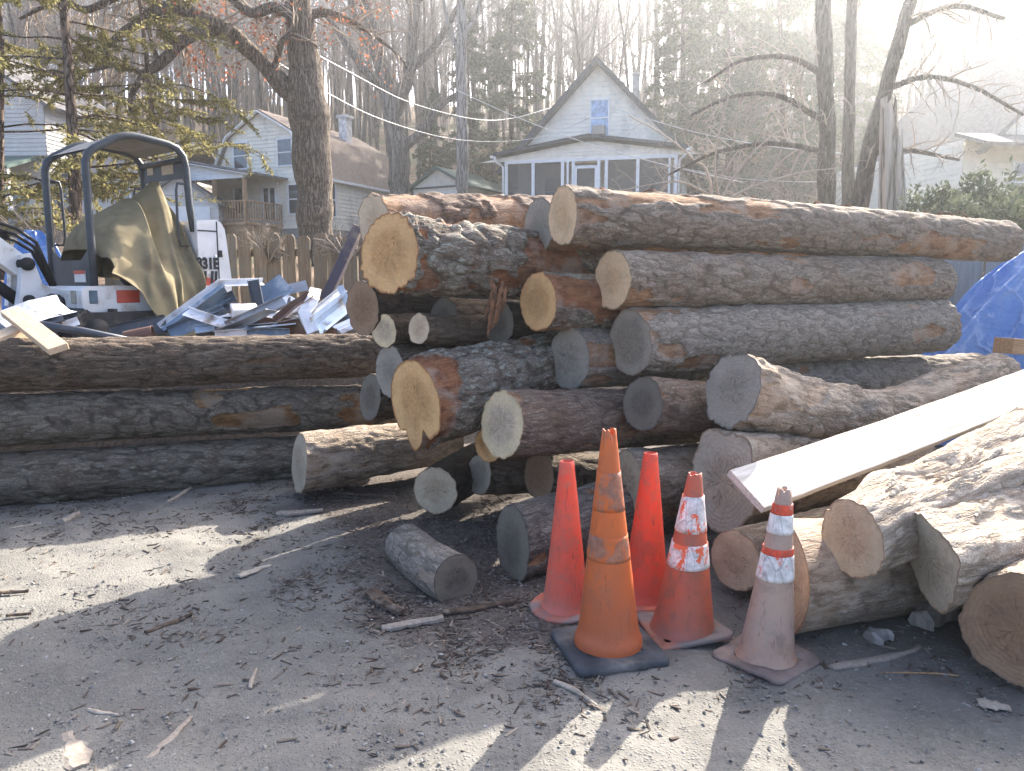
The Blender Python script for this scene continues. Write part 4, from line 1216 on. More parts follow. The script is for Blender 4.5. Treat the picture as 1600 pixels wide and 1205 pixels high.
def arch(y):
    pts = [(.5, y, .60), (.5, y, 1.0), (.5, y, 1.55), (.5, y, 1.72), (.475, y, 1.80), (.41, y, 1.86), (.20, y, 1.985), (.12, y, 2.01), (0, y, 2.02), (-.30, y, 1.99),
           (-.40, y, 1.96), (-.46, y, 1.89), (-.485, y, 1.78), (-.50, y, 1.4), (-.53, y, 1.15)]
    return [Vector(p) for p in pts]
cn = MB()
for y in (.42, -.42): cn.tube(arch(y), .036, 10)
cn.tube([(.16, -.42, 1.99), (.16, .42, 1.99)], .02, 6)
cn.tube([(-.46, -.42, 1.86), (-.46, .42, 1.86)], .03, 6)
cn.build('canopy_frame', m_frame, EX)
rf = MB()
prof = [(.445, 1.855), (.19, 2.0), (.1, 2.028), (-.30, 2.005), (-.42, 1.96)]
for (a, b) in zip(prof[:-1], prof[1:]):
    for dz, fl in ((0, 0), (-.02, 1)):
        q = [(a[0], -.41, a[1] + dz), (b[0], -.41, b[1] + dz), (b[0], .41, b[1] + dz), (a[0], .41, a[1] + dz)]
        rf.add(q, [(0, 1, 2, 3)] if fl else [(3, 2, 1, 0)])
rfo = rf.build('canopy_roof', plain('excavator_canopy_sheet', (.17, .165, .155), .6, .35, .15, 4, .1, 40, dirt=(.10, .08, .065), dirt_sc=4), EX)
MB().box((-.475, 0, 1.78), (.012, .78, .20)).build('rear_header_panel', m_frame, EX)
m_stk = plain('sticker_tan', (.50, .42, .30), .6, .3, .1, 20, .05)
MB().box((-.466, .10, 1.80), (.005, .22, .12)).build('warning_sticker', m_stk, EX)
MB().box((-.466, -.24, 1.80), (.005, .12, .08)).build('warning_sticker', m_stk, EX)
for yy, x0 in ((.42, -.50), (-.42, -.50), (-.42, .5)):
    s = -1 if x0 < 0 else 1
    g_ = [(x0 - s * .01, yy, 1.62), (x0 - s * .12, yy, 1.62), (x0 - s * .135, yy, 1.55), (x0 - s * .14, yy, 1.1), (x0 - s * .12, yy, 1.0), (x0 - s * .01, yy, 1.0)]
    MB().tube(g_, .013, 6).build('grab_handle', m_frame, EX)
fp = MB()
poly = [(-.42, .60), (.42, .60), (.42, 1.02), (.34, .92), (.22, .84), (-.22, .84), (-.34, .92), (-.42, 1.02)]
fp.prism(poly, -.012, .012, Matrix.Rotation(R(90), 3, 'Z'), (.5, 0, 0))
fpo = fp.build('front_panel', m_frame, EX)
fs_ = MB().box((.518, .19, .69), (.006, .22, .11)).build('warning_sticker', m_dec, EX)
MB().box((.523, .19, .728), (.006, .22, .034)).build('sticker_red_header', m_rf, fs_)
# house
hs = MB()
hs.prism([(-.82, .34), (.55, .34), (.66, .40), (.66, .56), (.60, .60), (-.82, .60)], -.52, .52)
hs.build('upper_body', m_white, EX)
hd = MB()
hp = [(-.52, .604), (-.52, 1.26), (-.80, 1.28), (-.86, 1.255), (-.915, 1.19), (-.935, 1.08), (-.985, .66), (-.97, .42), (-.91, .36), (-.903, .604)]
hd.prism(hp, -.50, .50)
hdo = hd.build('engine_hood', m_white, EX)
hdo.scale.x = .80; hdo.location.x = -.52 * .20
sm = MB().box((-.80, .5025, .86), (.014, .006, .80)).box((-.66, .5025, 1.16), (.27, .006, .012)).box((-.835, .504, .93), (.05, .012, .07), None, .003).box((-.80, -.0, 1.276), (.014, .98, .008))
sm.build('hood_seam', m_black, hdo)
MB().box((-.765, .505, .90), (.03, .02, .03), None, .006).build('hood_latch', m_chrome, hdo)
def text_obj(s, size, name, mat, parent, M, bold=.0, extr=.003):
    cu = bpy.data.curves.new(name, 'FONT')
    cu.body = s; cu.size = size; cu.offset = bold; cu.extrude = extr; cu.align_x = 'CENTER'
    tmp = bpy.data.objects.new('tmp', cu); C.objects.link(tmp)
    dg = bpy.context.evaluated_depsgraph_get()
    me = bpy.data.meshes.new_from_object(tmp.evaluated_get(dg))
    bpy.data.objects.remove(tmp); bpy.data.curves.remove(cu)
    me.name = name
    me.materials.clear(); me.materials.append(mat)
    o = link(name, me, parent)
    o.matrix_local = M
    return o
Ms = Matrix(((-1, 0, 0, -.645), (0, 0, 1, .505), (0, 1, 0, .775), (0, 0, 0, 1)))
text_obj('331E', .155, 'model_lettering', m_black, hdo, Ms, bold=.008)
rd = MB()
rd.prism([(-.505, .54), (-.505, .67), (-.58, .69), (-.71, .67), (-.77, .63), (-.76, .57), (-.67, .52), (-.57, .51)], .5005, .504)
rd.build('red_decal', m_red, hdo)
br = MB()
for x0 in (-.52, -.575, -.675, -.73):
    br.prism([(x0 - .012, .75), (x0 - .048, .75), (x0 - .022, .57), (x0 + .014, .57)], .5045, .508)
br.build('black_stripes', m_black, hdo)
MB().box((.24, .523, .50), (.22, .01, .12), None, .004).build('side_reflector', m_rf, EX)
MB().box((.56, .522, .50), (.075, .01, .12), None, .003).build('decal_plate', plain('decal_blue_grey', (.10, .15, .19), .5), EX)
MB().box((.665, .36, .5), (.01, .1, .12), None, .003).build('decal_plate', plain('decal_worn', (.36, .33, .26), .6), EX)
# undercarriage: two tracks and frame
for y in (.50, -.50):
    n = 40
    loop = []
    for i in range(n):
        t = i / n * 2 * math.pi
        x = .62 * (1 if math.cos(t) > 0 else -1) + .17 * math.cos(t) if abs(math.cos(t)) > .25 else .62 * math.cos(t) / .25 + .17 * math.cos(t)
        loop.append((x, .185 + .175 * max(-1, min(1, math.sin(t) * 1.05))))
    tr = MB().prism(loop, y - .14, y + .14)
    for i in range(0, n):
        x, z = loop[i]
        k = 1.06
        tr.box((x * 1.02, y, .185 + (z - .185) * 1.08), (.035, .27, .03))
    to = tr.build('track', m_track, EX)
    wh = MB()
    for x in (-.6, -.2, .2, .6):
        wh.lathe([(.0, -.15), (.12, -.15), (.13, -.12), (.13, .12), (.12, .15), (0, .15)], 14, (x, y, .185), True, Matrix.Rotation(R(90), 3, 'X'))
    wh.build('track_wheels', m_black, to)
MB().box((0, 0, .24), (.9, .75, .16), None, .02).lathe([(0, .30), (.34, .30), (.34, .36), (0, .36)], 24).build('undercarriage', m_black, EX)
bl = MB()
bl.prism([(1.02, .02), (1.06, .02), (1.10, .12), (1.09, .24), (1.04, .34), (1.01, .34), (1.05, .24), (1.06, .12)], -.68, .68)
for y in (-.3, .3): bl.beam((.3, y, .22), (1.03, y, .16), .07, .08)
bl.build('dozer_blade', plain('excavator_blade_grey', (.24, .26, .28), .5, .4, .2, 5, .1, dirt=(.12, .1, .085), dirt_sc=5), EX)
# swing post, boom, cylinders
sw = MB()
sw.prism([(.66, .30), (.80, .30), (1.02, .42), (.98, .62), (.96, .88), (.88, .90), (.80, .62), (.66, .55)], -.25, -.16)
sw.prism([(.66, .30), (.80, .30), (1.02, .42), (.98, .62), (.96, .88), (.88, .90), (.80, .62), (.66, .55)], -.02, .07)
sw.box((.80, -.09, .46), (.2, .12, .26), None, .02)
sw.build('swing_bracket', m_white, EX)
for (x, z, r_) in ((.92, .80, .06), (.93, .47, .05), (.72, .44, .09)):
    MB().lathe([(0, -.19), (r_, -.19), (r_, .19), (0, .19)], 14, (x, -.09, z), True, Matrix.Rotation(R(90), 3, 'X')).build('pivot_pin', m_black, EX)
bm = MB()
bm.prism([(.86, .74), (.98, .70), (1.55, 1.18), (1.95, 1.30), (2.3, 1.20), (2.32, 1.32), (1.95, 1.46), (1.48, 1.36), (.90, .88)], -.165, -.015)
bm.build('boom', m_white, EX)
for pts_, r_ in (([(.95, -.09, .46), (1.35, -.09, .80)], .055), ([(1.02, -.09, 1.02), (1.5, -.09, 1.48)], .05), ([(.62, .12, .44), (.74, .12, .44)], .06)):
    MB().tube(pts_, r_, 12).build('hydraulic_cylinder', m_black, EX)
MB().tube([(1.35, -.09, .80), (1.62, -.09, 1.10)], .028, 10).build('cylinder_rod', m_chrome, EX)
MB().tube([(.72, .20, .43), (1.02, .16, .43)], .022, 10).build('cylinder_rod', m_chrome, EX)
hz = MB()
for k in range(3):
    hz.tube([(.66, -.1 + .05 * k, .60), (.80, -.1 + .05 * k, .92 + .04 * k), (.95, -.1 + .04 * k, 1.02 + .05 * k), (1.2, -.1 + .03 * k, 1.08 + .06 * k), (1.5, -.09 + .03 * k, 1.42 + .04 * k)], .017, 7)
hz.build('hydraulic_hoses', m_black, EX)
MB().box((-.2, .05, .72), (.4, .4, .24), None, .05).box((-.38, .05, .98), (.1, .36, .4), None, .05).build('seat', m_black, EX)
# tan canvas cover draped over seat and controls
def cover():
    nu, nv = 70, 46
    xs = np.linspace(.43, -.535, nu)
    zt = np.interp(xs[::-1], [-.535, -.50, -.44, -.39, -.33, -.22, .0, .20, .34, .40, .43], [.90, 1.18, 1.58, 1.70, 1.72, 1.60, 1.42, 1.30, 1.20, 1.10, .95])[::-1]
    hem = np.interp(xs[::-1], [-.535, -.46, -.33, -.15, .05, .22, .34, .43], [.30, .14, .06, .10, .30, .52, .66, .74])[::-1]
    vs = []
    for i, x in enumerate(xs):
        for j in range(nv):
            v = j / (nv - 1) * 2 - 1          # -1 right hem, 0 ridge, +1 left hem
            s = abs(v)
            sg = 1 if v > 0 else -1
            zb = hem[i] if sg > 0 else .70
            yc = float(np.interp(x, [-.34, .43], [.03, -.18]))
            s0 = .58
            zm = max(zb, .74 + .10 * math.sin(x * 5))
            if s < s0:
                q = s / s0
                z = zt[i] + (zm - zt[i]) * (q ** (1.0 if zt[i] > 1.5 else 1.6))
                out = q ** (.95 if zt[i] > 1.5 else .62)
            else:
                q = (s - s0) / (1 - s0)
                z = zm + (zb - zm) * q
                out = 1 + .13 * q
            y = yc + sg * (abs((.60 if sg > 0 else -.44) - yc) * out) * float(np.interp(x, [-.535, -.30], [.86, 1.0]))
            f = sstep(.12, .75, np.array(s))
            ang = math.atan2(y, x + .36)
            fold = .042 * math.sin(ang * 11 + 1.6 * math.sin(ang * 2.3) + s * 1.1) + .022 * math.sin(ang * 27 + 2 * math.sin(s * 4)) + .016 * math.sin(x * 24 + s * 4)
            w_ = .016 * math.sin(x * 11 + s * 17) + .012 * math.sin(x * 27 - s * 23 + 1.7)
            y += sg * fold * float(f)
            xx_ = x + .03 * math.sin(s * 7 + i * .3) * float(f) 
            z += w_ * (.3 + float(f)) + .04 * math.sin(x * 9.0 + .4) * s ** 3
            vs.append((xx_, y, z))
    fs = []
    for i in range(nu - 1):
        for j in range(nv - 1):
            a = i * nv + j
            fs.append((a, a + 1, a + 1 + nv, a + nv))
    o = MB().add(vs, fs, True).build('canvas_cover', plain('canvas_tan', (.205, .172, .105), .95, .12, .12, 7, .35, 240, dirt=(.15, .12, .075), dirt_sc=4, dirt_th=(.48, .7)))
    md = o.modifiers.new('thick', 'SOLIDIFY'); md.thickness = .006
    ss = o.modifiers.new('sub', 'SUBSURF'); ss.levels = 1; ss.render_levels = 1
    return o
cv = cover()
cv.location = EX.location; cv.rotation_euler = EX.rotation_euler
tag(cv, 'tan canvas cover draped over the seat and levers of the excavator', 'canvas cover')

# ------------------------------------------------------------------ blue tarpaulins
def tarp(name, label, c, rx, ry, h, seed, mat, nn=150):
    vs, fs = [], []
    n, m = nn, 40
    r = random.Random(seed)
    ph = [r.uniform(0, 6.28) for _ in range(8)]
    for j in range(m):
        t = j / (m - 1)
        for i in range(n):
            a = 2 * math.pi * i / n
            rad = t ** .85
            base = 1 + .08 * math.sin(2 * a + ph[0]) + .05 * math.sin(5 * a + ph[1])
            z = h * (1 - t ** 2.0) ** .72 if t < 1 else 0
            fold = 1.1 * (.5 + .5 * math.sin(8 * a + ph[2] + 1.5 * math.sin(3 * a + ph[3]) + 1.6 * t)) ** 14 + .7 * (.5 + .5 * math.sin(13 * a + ph[4] - 1.2 * t)) ** 18
            k = 1 + .07 * fold * math.sin(min(1, t * 1.6) * math.pi * .6)
            vs.append((c[0] + rx * rad * base * k * math.cos(a), c[1] + ry * rad * base * k * math.sin(a), c[2] + z + .05 * fold * (1 - t) * t * 4 * .8 + .02 * math.sin(7 * a + t * 9)))
    for j in range(m - 1):
        for i in range(n):
            fs.append((j * n + i, j * n + (i + 1) % n, (j + 1) * n + (i + 1) % n, (j + 1) * n + i))
    o = MB().add([Vector(v) - Vector(c) for v in vs], fs, True).build(name, mat, None, c)
    return tag(o, label, 'tarpaulin')
def tarp_mat():
    b = NB('tarp_blue', .45, .45)
    o = b.obj()
    w_ = b.vm('ADD', o, b.vm('MULTIPLY', b.vm('SUBTRACT', b.noise(o, 2.2, 4, .6, col=True), (.5, .5, .5)), (.5, .5, .5)))
    c1 = b.vor(b.scale(w_, (1, 1, .55)), 3.2, 'DISTANCE_TO_EDGE'); c2 = b.vor(b.scale(w_, (1.3, .8, .7)), 8.5, 'DISTANCE_TO_EDGE')
    weave = b.noise(b.scale(o, (1, 1, 1)), 160, 2)
    k = b.mix(b.mr(b.noise(o, 1.8, 6, .7), .38, .66), (.055, .16, .43), (.13, .25, .50))
    k = b.mix(b.math('MULTIPLY', b.mr(c1, .05, .0), .5), k, (.30, .40, .60))
    k = b.mix(b.math('MULTIPLY', b.mr(b.noise(o, 6, 6, .75), .55, .7), .45), k, (.27, .29, .33))
    b.col(k)
    h = b.math('ADD', b.math('MULTIPLY', b.mr(c1, .16, .0), 1.0), b.math('ADD', b.math('MULTIPLY', b.noise(o, 5, 4), .5), b.math('MULTIPLY', weave, .06)))
    b.bump(h, .45, .035)
    return b.m
m_blue = tarp_mat()
tarp('tarpaulin', 'big blue tarpaulin over a heap at the right border behind the logs', (5.85, 7.35, gz(5.7, 7)), 1.9, 1.0, 2.0, 3, m_blue, 260)
tarp('tarpaulin', 'small crumpled blue tarpaulin under the excavator boom at the left border', (-4.75, 6.6, .80), .28, .3, .56, 9, m_blue)
tarp('tarpaulin', 'blue cover over a far heap seen through the excavator frame', (-6.85, 11.2, gz(-6.85, 11.2)), .42, .4, 1.2, 14, m_blue)

# ------------------------------------------------------------------ fences
def fence(label, a, b, h, pw, gap, mat, seed, dog=True, z0=0.0, rails=(.25, .8), post_every=2.4):
    a, b = Vector(a), Vector(b)
    d = b - a; L = d.length; u = d.normalized()
    az = math.atan2(u.y, u.x)
    t = thing('picket_fence', label, 'fence', (a.x, a.y, gz(a.x, a.y)), az)
    r = random.Random(seed)
    x = 0.0
    zl = lambda x: gz(a.x + u.x * x, a.y + u.y * x) - gz(a.x, a.y)
    while x < L:
        w_ = pw * r.uniform(.92, 1.06); hh = h * r.uniform(.965, 1.03)
        z = zl(x + w_ / 2) + z0
        poly = [(0, 0), (w_, 0), (w_, hh - .04 * dog), (w_ - .035 * dog, hh), (.035 * dog, hh), (0, hh - .04 * dog)] if dog else [(0, 0), (w_, 0), (w_, hh), (0, hh)]
        o = MB().prism(poly, -.012, .012).build('picket', mat, t, (x, r.uniform(-.006, .006), z), (r.uniform(-.02, .02), r.uniform(-.018, .018), r.uniform(-.05, .05)))
        x += w_ + gap * r.uniform(.6, 1.5)
    for q in rails:
        MB().box((L / 2, .045, h * q + z0 + zl(L / 2)), (L, .04, .09)).build('rail', mat, t)
    k = 0
    while k * post_every <= L:
        MB().box((k * post_every, .12, zl(k * post_every) + h * .5), (.1, .1, h * 1.02)).build('post', mat, t)
        k += 1
    return t
def fence_mat(name, c1, c2, c3):
    b = NB(name, .95, .15)
    o = b.vm('ADD', b.obj(), b.n('CombineXYZ', {0: b.math('MULTIPLY', b.rand(), 31.0), 1: 0.0, 2: b.math('MULTIPLY', b.rand(), 9.0)}).outputs[0])
    f = b.noise(b.scale(o, (1, 1, .07)), 45, 5, .7)
    k = b.mix(b.mr(f, .3, .7), c1, c2)
    k = b.mix(b.math('MULTIPLY', b.mr(b.noise(o, 3.2, 5, .7), .46, .64), .7), k, c3)
    k = b.mix(b.math('MULTIPLY', b.rand(), .5), k, c1)
    b.col(k); b.bump(f, .5, .006)
    return b.m
m_fence = fence_mat('fence_weathered_wood', (.125, .09, .06), (.25, .20, .145), (.15, .15, .125))
m_fenceg = fence_mat('fence_grey_wood', (.17, .16, .15), (.29, .275, .255), (.20, .18, .15))
fence('weathered picket fence with dog eared boards behind the scrap heap', (-5.4, 10.3, 0), (-1.0, 9.3, 0), 1.22, .18, .022, m_fence, 5)
fence('tall grey board fence behind the blue tarpaulin on the right', (4.2, 9.0, 0), (9.5, 8.2, 0), 1.95, .14, .006, m_fenceg, 6, dog=False, rails=(.15, .5, .85))
# ------------------------------------------------------------------ houses
m_sid_w = plain('siding_white', (.82, .76, .64), .6, .3, .06, 3, .1, 30, dirt=(.55, .52, .46), dirt_sc=1.2, dirt_th=(.5, .75))
m_sid_c = plain('siding_cream', (.80, .74, .61), .6, .3, .06, 3, .1, 30, dirt=(.5, .46, .38), dirt_sc=1.2, dirt_th=(.5, .75))
m_sid_g = plain('siding_greige', (.58, .55, .50), .6, .3, .06, 3, .1, 30)
m_trim = plain('trim_white', (.78, .77, .74), .5, .35, .05, 4, .05)
m_roofd = plain('roof_dark_slate', (.055, .062, .070), .85, .2, .3, 7, .5, 40)
m_roofb = plain('roof_brown_shingle', (.255, .20, .158), .9, .2, .22, 9, .6, 26, dirt=(.2, .13, .10), dirt_sc=2)
m_roofg = plain('roof_green', (.10, .15, .12), .8, .25, .25, 6, .4, 26)
m_roofgr = plain('roof_grey_shingle', (.17, .16, .15), .9, .2, .25, 8, .5, 26)
m_glass = plain('window_glass', (.05, .06, .07), .04, .9, .4, 1.2, .05, 1.5)
m_curt = plain('window_curtain_blue', (.30, .42, .58), .4, .5, .3, 6, .05)
m_deck = plain('deck_wood', (.40, .25, .14), .85, .2, .25, 6, .3)
m_ac = plain('ac_unit_tan', (.36, .31, .25), .6, .3, .1, 5, .1)
m_found = plain('foundation_block', (.30, .285, .265), .95, .15, .2, 4, .5)
def screen_mat():
    b = NB('porch_screen', .8, .2)
    b.col((.095, .097, .10))
    tr = b.n('BsdfTransparent')
    mx = b.n('MixShader', {0: .5})
    b.t.links.new(tr.outputs[0], mx.inputs[1]); b.t.links.new(b.b.outputs[0], mx.inputs[2])
    b.t.links.new(mx.outputs[0], b.t.nodes['Material Output'].inputs[0])
    return b.m
m_screen = screen_mat()

def siding(mb, o, u, nrm, lo, hi, z0, z1, step=.19, out=.032):
    """lap siding: every course leans out at its lower edge"""
    o, u, nrm = Vector(o), Vector(u), Vector(nrm)
    n = max(1, int(round((z1 - z0) / step)))
    st = (z1 - z0) / n
    for k in range(n):
        za, zb = z0 + k * st, z0 + (k + 1) * st
        a0, a1, b0, b1 = lo(za), hi(za), lo(zb), hi(zb)
        if a1 - a0 < .02: continue
        if b1 < b0: b0 = b1 = (b0 + b1) / 2
        A = o + u * a0 + Vector((0, 0, za)) + nrm * out; B = o + u * a1 + Vector((0, 0, za)) + nrm * out
        D = o + u * b0 + Vector((0, 0, zb)); E = o + u * b1 + Vector((0, 0, zb))
        A2, B2 = A - nrm * out, B - nrm * out
        mb.add([A, B, E, D, A2, B2], [(0, 1, 2, 3), (4, 5, 1, 0)])
    return mb
def slab(mb, q, t=.14):
    """thick roof plane from 4 corner points (counter-clockwise seen from outside)"""
    q = [Vector(p) for p in q]
    n = (q[1] - q[0]).cross(q[2] - q[0]).normalized()
    lo = [p - n * t for p in q]
    mb.add(q + lo, [(0, 1, 2, 3), (7, 6, 5, 4), (0, 4, 5, 1), (1, 5, 6, 2), (2, 6, 7, 3), (3, 7, 4, 0)])
    return mb
def window(parent, c, w, h, u=(1, 0, 0), nrm=(0, -1, 0), pane=None, bars=1, vbars=0, fr=.07, name='window', arched=False):
    """frame with a pane child; c is the centre on the wall plane"""
    u, nrm, c = Vector(u), Vector(nrm), Vector(c)
    M = Matrix((u, -nrm, Vector((0, 0, 1)))).transposed()
    f = MB()
    f.box(M @ Vector((0, -.06, h / 2 + fr / 2)), (w + 2 * fr, .07, fr), M).box(M @ Vector((0, -.05, -h / 2 - fr / 2)), (w + 2.6 * fr, .09, fr), M)
    for s in (-1, 1): f.box(M @ Vector((s * (w / 2 + fr / 2), -.06, 0)), (fr, .07, h), M)
    for k in range(bars): f.box(M @ Vector((0, -.066, -h / 2 + h * (k + 1) / (bars + 1))), (w, .04, .05), M)
    for k in range(vbars): f.box(M @ Vector((-w / 2 + w * (k + 1) / (vbars + 1), -.065, 0)), (.03, .035, h), M)
    if arched:
        n = 10
        pts = [((w / 2 + fr) * math.cos(math.pi * i / n), h / 2 + fr + (w / 2 + fr) * math.sin(math.pi * i / n)) for i in range(n + 1)]
        f.prism(pts, -.075, -.03, M)
    fo = f.build(name, m_trim, parent, c)
    MB().box(M @ Vector((0, -.05, 0)), (w, .014, h), M).build('pane', pane or m_glass, fo)
    if arched:
        pts = [(w / 2 * .9 * math.cos(math.pi * i / 10), h / 2 + fr * 1.4 + w / 2 * .9 * math.sin(math.pi * i / 10)) for i in range(11)]
        MB().prism(pts, -.085, -.077, M).build('pane', m_glass, fo)
    return fo
def side_frame(x, sgn=1):
    return dict(u=(0, sgn, 0), nrm=(sgn, 0, 0))

# --- cottage with a screened porch
HB = thing('cottage', 'white cottage with a steep dark gable roof and a screened front porch', 'house', (-.32, 34.0, -.22), R(-15))
HB.scale = (.915, .915, 1)
z0 = 4.45
fl = MB().box((4, 4.6, 2.6), (8.0, 9.0, 3.7)).build('foundation', m_found, HB)
wl = MB()
ez, pz = 7.0, 7.55
rise = lambda z: (z - ez) / (pz - ez) * 4.0
siding(wl, (0, 0, 0), (1, 0, 0), (0, -1, 0), lambda z: .05 + rise(z) * .97, lambda z: 7.95 - rise(z) * .97, ez - .18, pz - .05, .15)
# main gable behind the porch
mz0, mz1 = 7.0, 11.12
half = lambda z: 4.33 * (mz1 - z) / (mz1 - mz0)
siding(wl, (0, 2.3, 0), (1, 0, 0), (0, -1, 0), lambda z: 4.0 - half(z), lambda z: 4.0 + half(z), mz0, mz1, .19)
siding(wl, (8.0, 2.3, 0), (0, 1, 0), (1, 0, 0), lambda z: 0, lambda z: 6.7, z0, 7.0)
wl.box((4.0, 2.42, 5.72), (7.9, .16, 2.5)).box((4, 8.95, 5.72), (7.9, .1, 2.5)).box((.05, 5.7, 5.72), (.1, 6.5, 2.5))
wl.build('wall', m_sid_w, HB)
rfm = MB()
ov = .45
eL, eR = Vector((-.45, 0, 6.62)), Vector((8.45, 0, 6.62))
pk = 11.35
for s in (-1, 1):
    xe = 4 + s * 4.95; ze = pk - (4.95 / 4.33) * (mz1 - mz0) + .02
    q = [(xe, 1.75, ze), (4, 1.75, pk), (4, 9.4, pk), (xe, 9.4, ze)]
    slab(rfm, q if s < 0 else q[::-1], .2)
rfo = rfm.build('roof', m_roofd, HB)
MB().box((5.35, 6.6, 10.9), (.36, .36, 1.3)).box((5.35, 6.6, 11.58), (.44, .44, .1)).build('chimney', plain('chimney_pale', (.46, .41, .34), .9), rfo)
pr = MB()
slab(pr, [(-.4, -.45, ez - .02), (4, -.45, pz + .06), (4, 2.3, pz + .5), (-.4, 2.3, ez + .36)][::-1] if False else [(4, -.45, pz + .08), (-.45, -.45, ez + .02), (-.45, 2.28, ez + .30), (4, 2.28, pz + .30)], .13)
slab(pr, [(8.45, -.45, ez + .02), (4, -.45, pz + .08), (4, 2.28, pz + .30), (8.45, 2.28, ez + .30)], .13)
pr.build('porch_roof', m_roofd, HB)
xs = [.08, 1.38, 2.78, 3.02, 3.28, 4.45, 4.80, 6.22, 7.62, 7.9]
po = None
for x in xs:
    wd = .14 if x not in (3.02, 7.62) else .09
    MB().box((x, .03, z0 + 1.18), (wd, .12, 2.37)).build('porch_post', m_trim, HB)
MB().box((4, .03, 6.78), (7.9, .14, .12)).box((4, .02, z0 + .04), (7.9, .16, .1)).build('porch_beam', m_trim, HB)
for a, b_ in zip(xs[:-1], xs[1:]):
    if b_ - a > .4 and not (3.2 < a < 4.0): MB().box(((a + b_) / 2, .05, z0 + 1.2), (b_ - a - .1, .006, 2.3)).build('screen', m_screen, HB)
MB().box((8.0 - .03, 1.2, z0 + 1.2), (.006, 2.1, 2.3)).build('screen', m_screen, HB)
dr = MB()
for x in (3.38, 4.34): dr.box((x, 0, z0 + 1.03), (.13, .06, 2.06))
dr.box((3.86, 0, z0 + 2.03), (.84, .06, .12)).box((3.86, 0, z0 + .12), (.84, .06, .2))
do = dr.build('screen_door', m_trim, HB)
MB().box((3.86, .01, z0 + 1.1), (.82, .006, 1.75)).build('screen', m_screen, do)
wf = window(HB, (4.12, 2.3, 8.85), .82, 1.5, pane=m_curt, bars=1)
ac = MB().box((4.12, 2.08, 8.29), (.58, .44, .38), None, .02).build('air_conditioner', m_ac, wf)
ac.location = -Vector((4.12, 2.3, 8.85))
gt = MB().tube([(-.35, -.5, 6.98), (-.33, -.4, 6.8), (-.05, -.1, 6.6), (-.05, -.08, z0)], .05, 8)
gt.beam((-.5, -.5, 6.98), (-.5, 2.3, 6.98), .12, .1)
gt.build('gutter', m_trim, HB)
gt = MB().tube([(8.40, -.5, 6.98), (8.36, -.4, 6.8), (8.06, -.1, 6.6), (8.06, -.08, z0)], .05, 8)
gt.beam((8.5, -.5, 6.98), (8.5, 9.3, 6.78), .12, .1)
gt.build('gutter', m_trim, HB)
window(HB, (8.0, 4.2, 5.9), .8, 1.2, **side_frame(1))
window(HB, (8.0, 6.6, 5.9), .8, 1.2, **side_frame(1))
window(HB, (1.9, 2.34, 5.75), .9, 1.2)
tag(MB().beam((6.3, .9, z0 + .3), (7.3, .7, z0 + 2.0), .3, .04).build('board', W_brown), None)
bpy.data.objects[-1] if False else None
lb = [o for o in C.objects if o.name.startswith('board') and o.get('label') is None][-1]
lb.matrix_world = HB.matrix_basis
tag(lb, 'brown board leaning inside the screened porch of the cottage', 'board')

# --- gambrel house with a wooden front porch
HA = thing('gambrel_house', 'cream gambrel roofed house with a brown wooden porch behind the oak', 'house', (-15.2, 40.45, 0), R(-23))
Wd, Dp = 6.15, 8.0
zg, ze, zb, zr = 3.2, 6.62, 8.72, 9.75
MB().box((Wd / 2, Dp / 2, 3.4), (Wd - .06, Dp - .06, 1.6)).build('foundation', m_found, HA)
hx = lambda z: np.interp(z, [zg, ze, zb, zr], [Wd / 2, Wd / 2, 1.95, 0])
wl = MB()
siding(wl, (0, 0, 0), (1, 0, 0), (0, -1, 0), lambda z: Wd / 2 - hx(z), lambda z: Wd / 2 + hx(z), 4.1, zr, .19)
siding(wl, (Wd, 0, 0), (0, 1, 0), (1, 0, 0), lambda z: 0, lambda z: Dp, 4.1, ze, .19)
wl.box((Wd / 2, .1, (4.1 + ze) / 2), (Wd - .05, .1, ze - 4.1)).box((.05, Dp / 2, 5.4), (.1, Dp, 2.5)).box((Wd / 2, Dp - .05, 5.4), (Wd, .1, 2.5))
wl.build('wall', m_sid_c, HA)
rf = MB()
for s in (-1, 1):
    X = lambda h: Wd / 2 + s * h
    q1 = [(X(Wd / 2 + .28), -.25, ze - .12), (X(2.02), -.25, zb + .06), (X(2.02), Dp + .25, zb + .06), (X(Wd / 2 + .28), Dp + .25, ze - .12)]
    q2 = [(X(2.02), -.25, zb + .06), (X(0), -.25, zr + .14), (X(0), Dp + .25, zr + .14), (X(2.02), Dp + .25, zb + .06)]
    for q in (q1, q2): slab(rf, q if s < 0 else q[::-1], .12)
ro = rf.build('roof', m_roofb, HA)
MB().box((4.4, 5.2, 9.5), (.5, .5, 1.7)).box((4.4, 5.2, 10.4), (.68, .68, .14)).build('chimney', plain('chimney_white', (.62, .6, .57), .9), ro)
MB().tube([(1.05, 1.0, 9.4), (.95, 1.0, 10.3)], .06, 8).build('vent_pipe', m_trim, ro)
tr = MB()
for s in (-1, 1):
    X = lambda h: Wd / 2 + s * h
    tr.beam((X(Wd / 2 + .24), -.28, ze - .2), (X(2.0), -.28, zb - .06), .05, .2, (0, 1, 0)).beam((X(2.0), -.28, zb - .06), (X(.0), -.28, zr + .03), .05, .2, (0, 1, 0))
tr.beam((Wd + .3, -.25, ze - .16), (Wd + .3, Dp + .25, ze - .16), .12, .12)
tr.build('fascia', m_trim, HA)
for x in (1.75, 4.5): window(HA, (x, 0, 7.75), .82, 1.22)
window(HA, (1.6, 0, 5.55), .7, 1.25)
window(HA, (5.15, 0, 5.5), 1.0, 1.35)
window(HA, (Wd, 1.2, 5.55), .7, 1.6, **side_frame(1))
window(HA, (Wd, 5.6, 5.9), .9, .6, **side_frame(1))
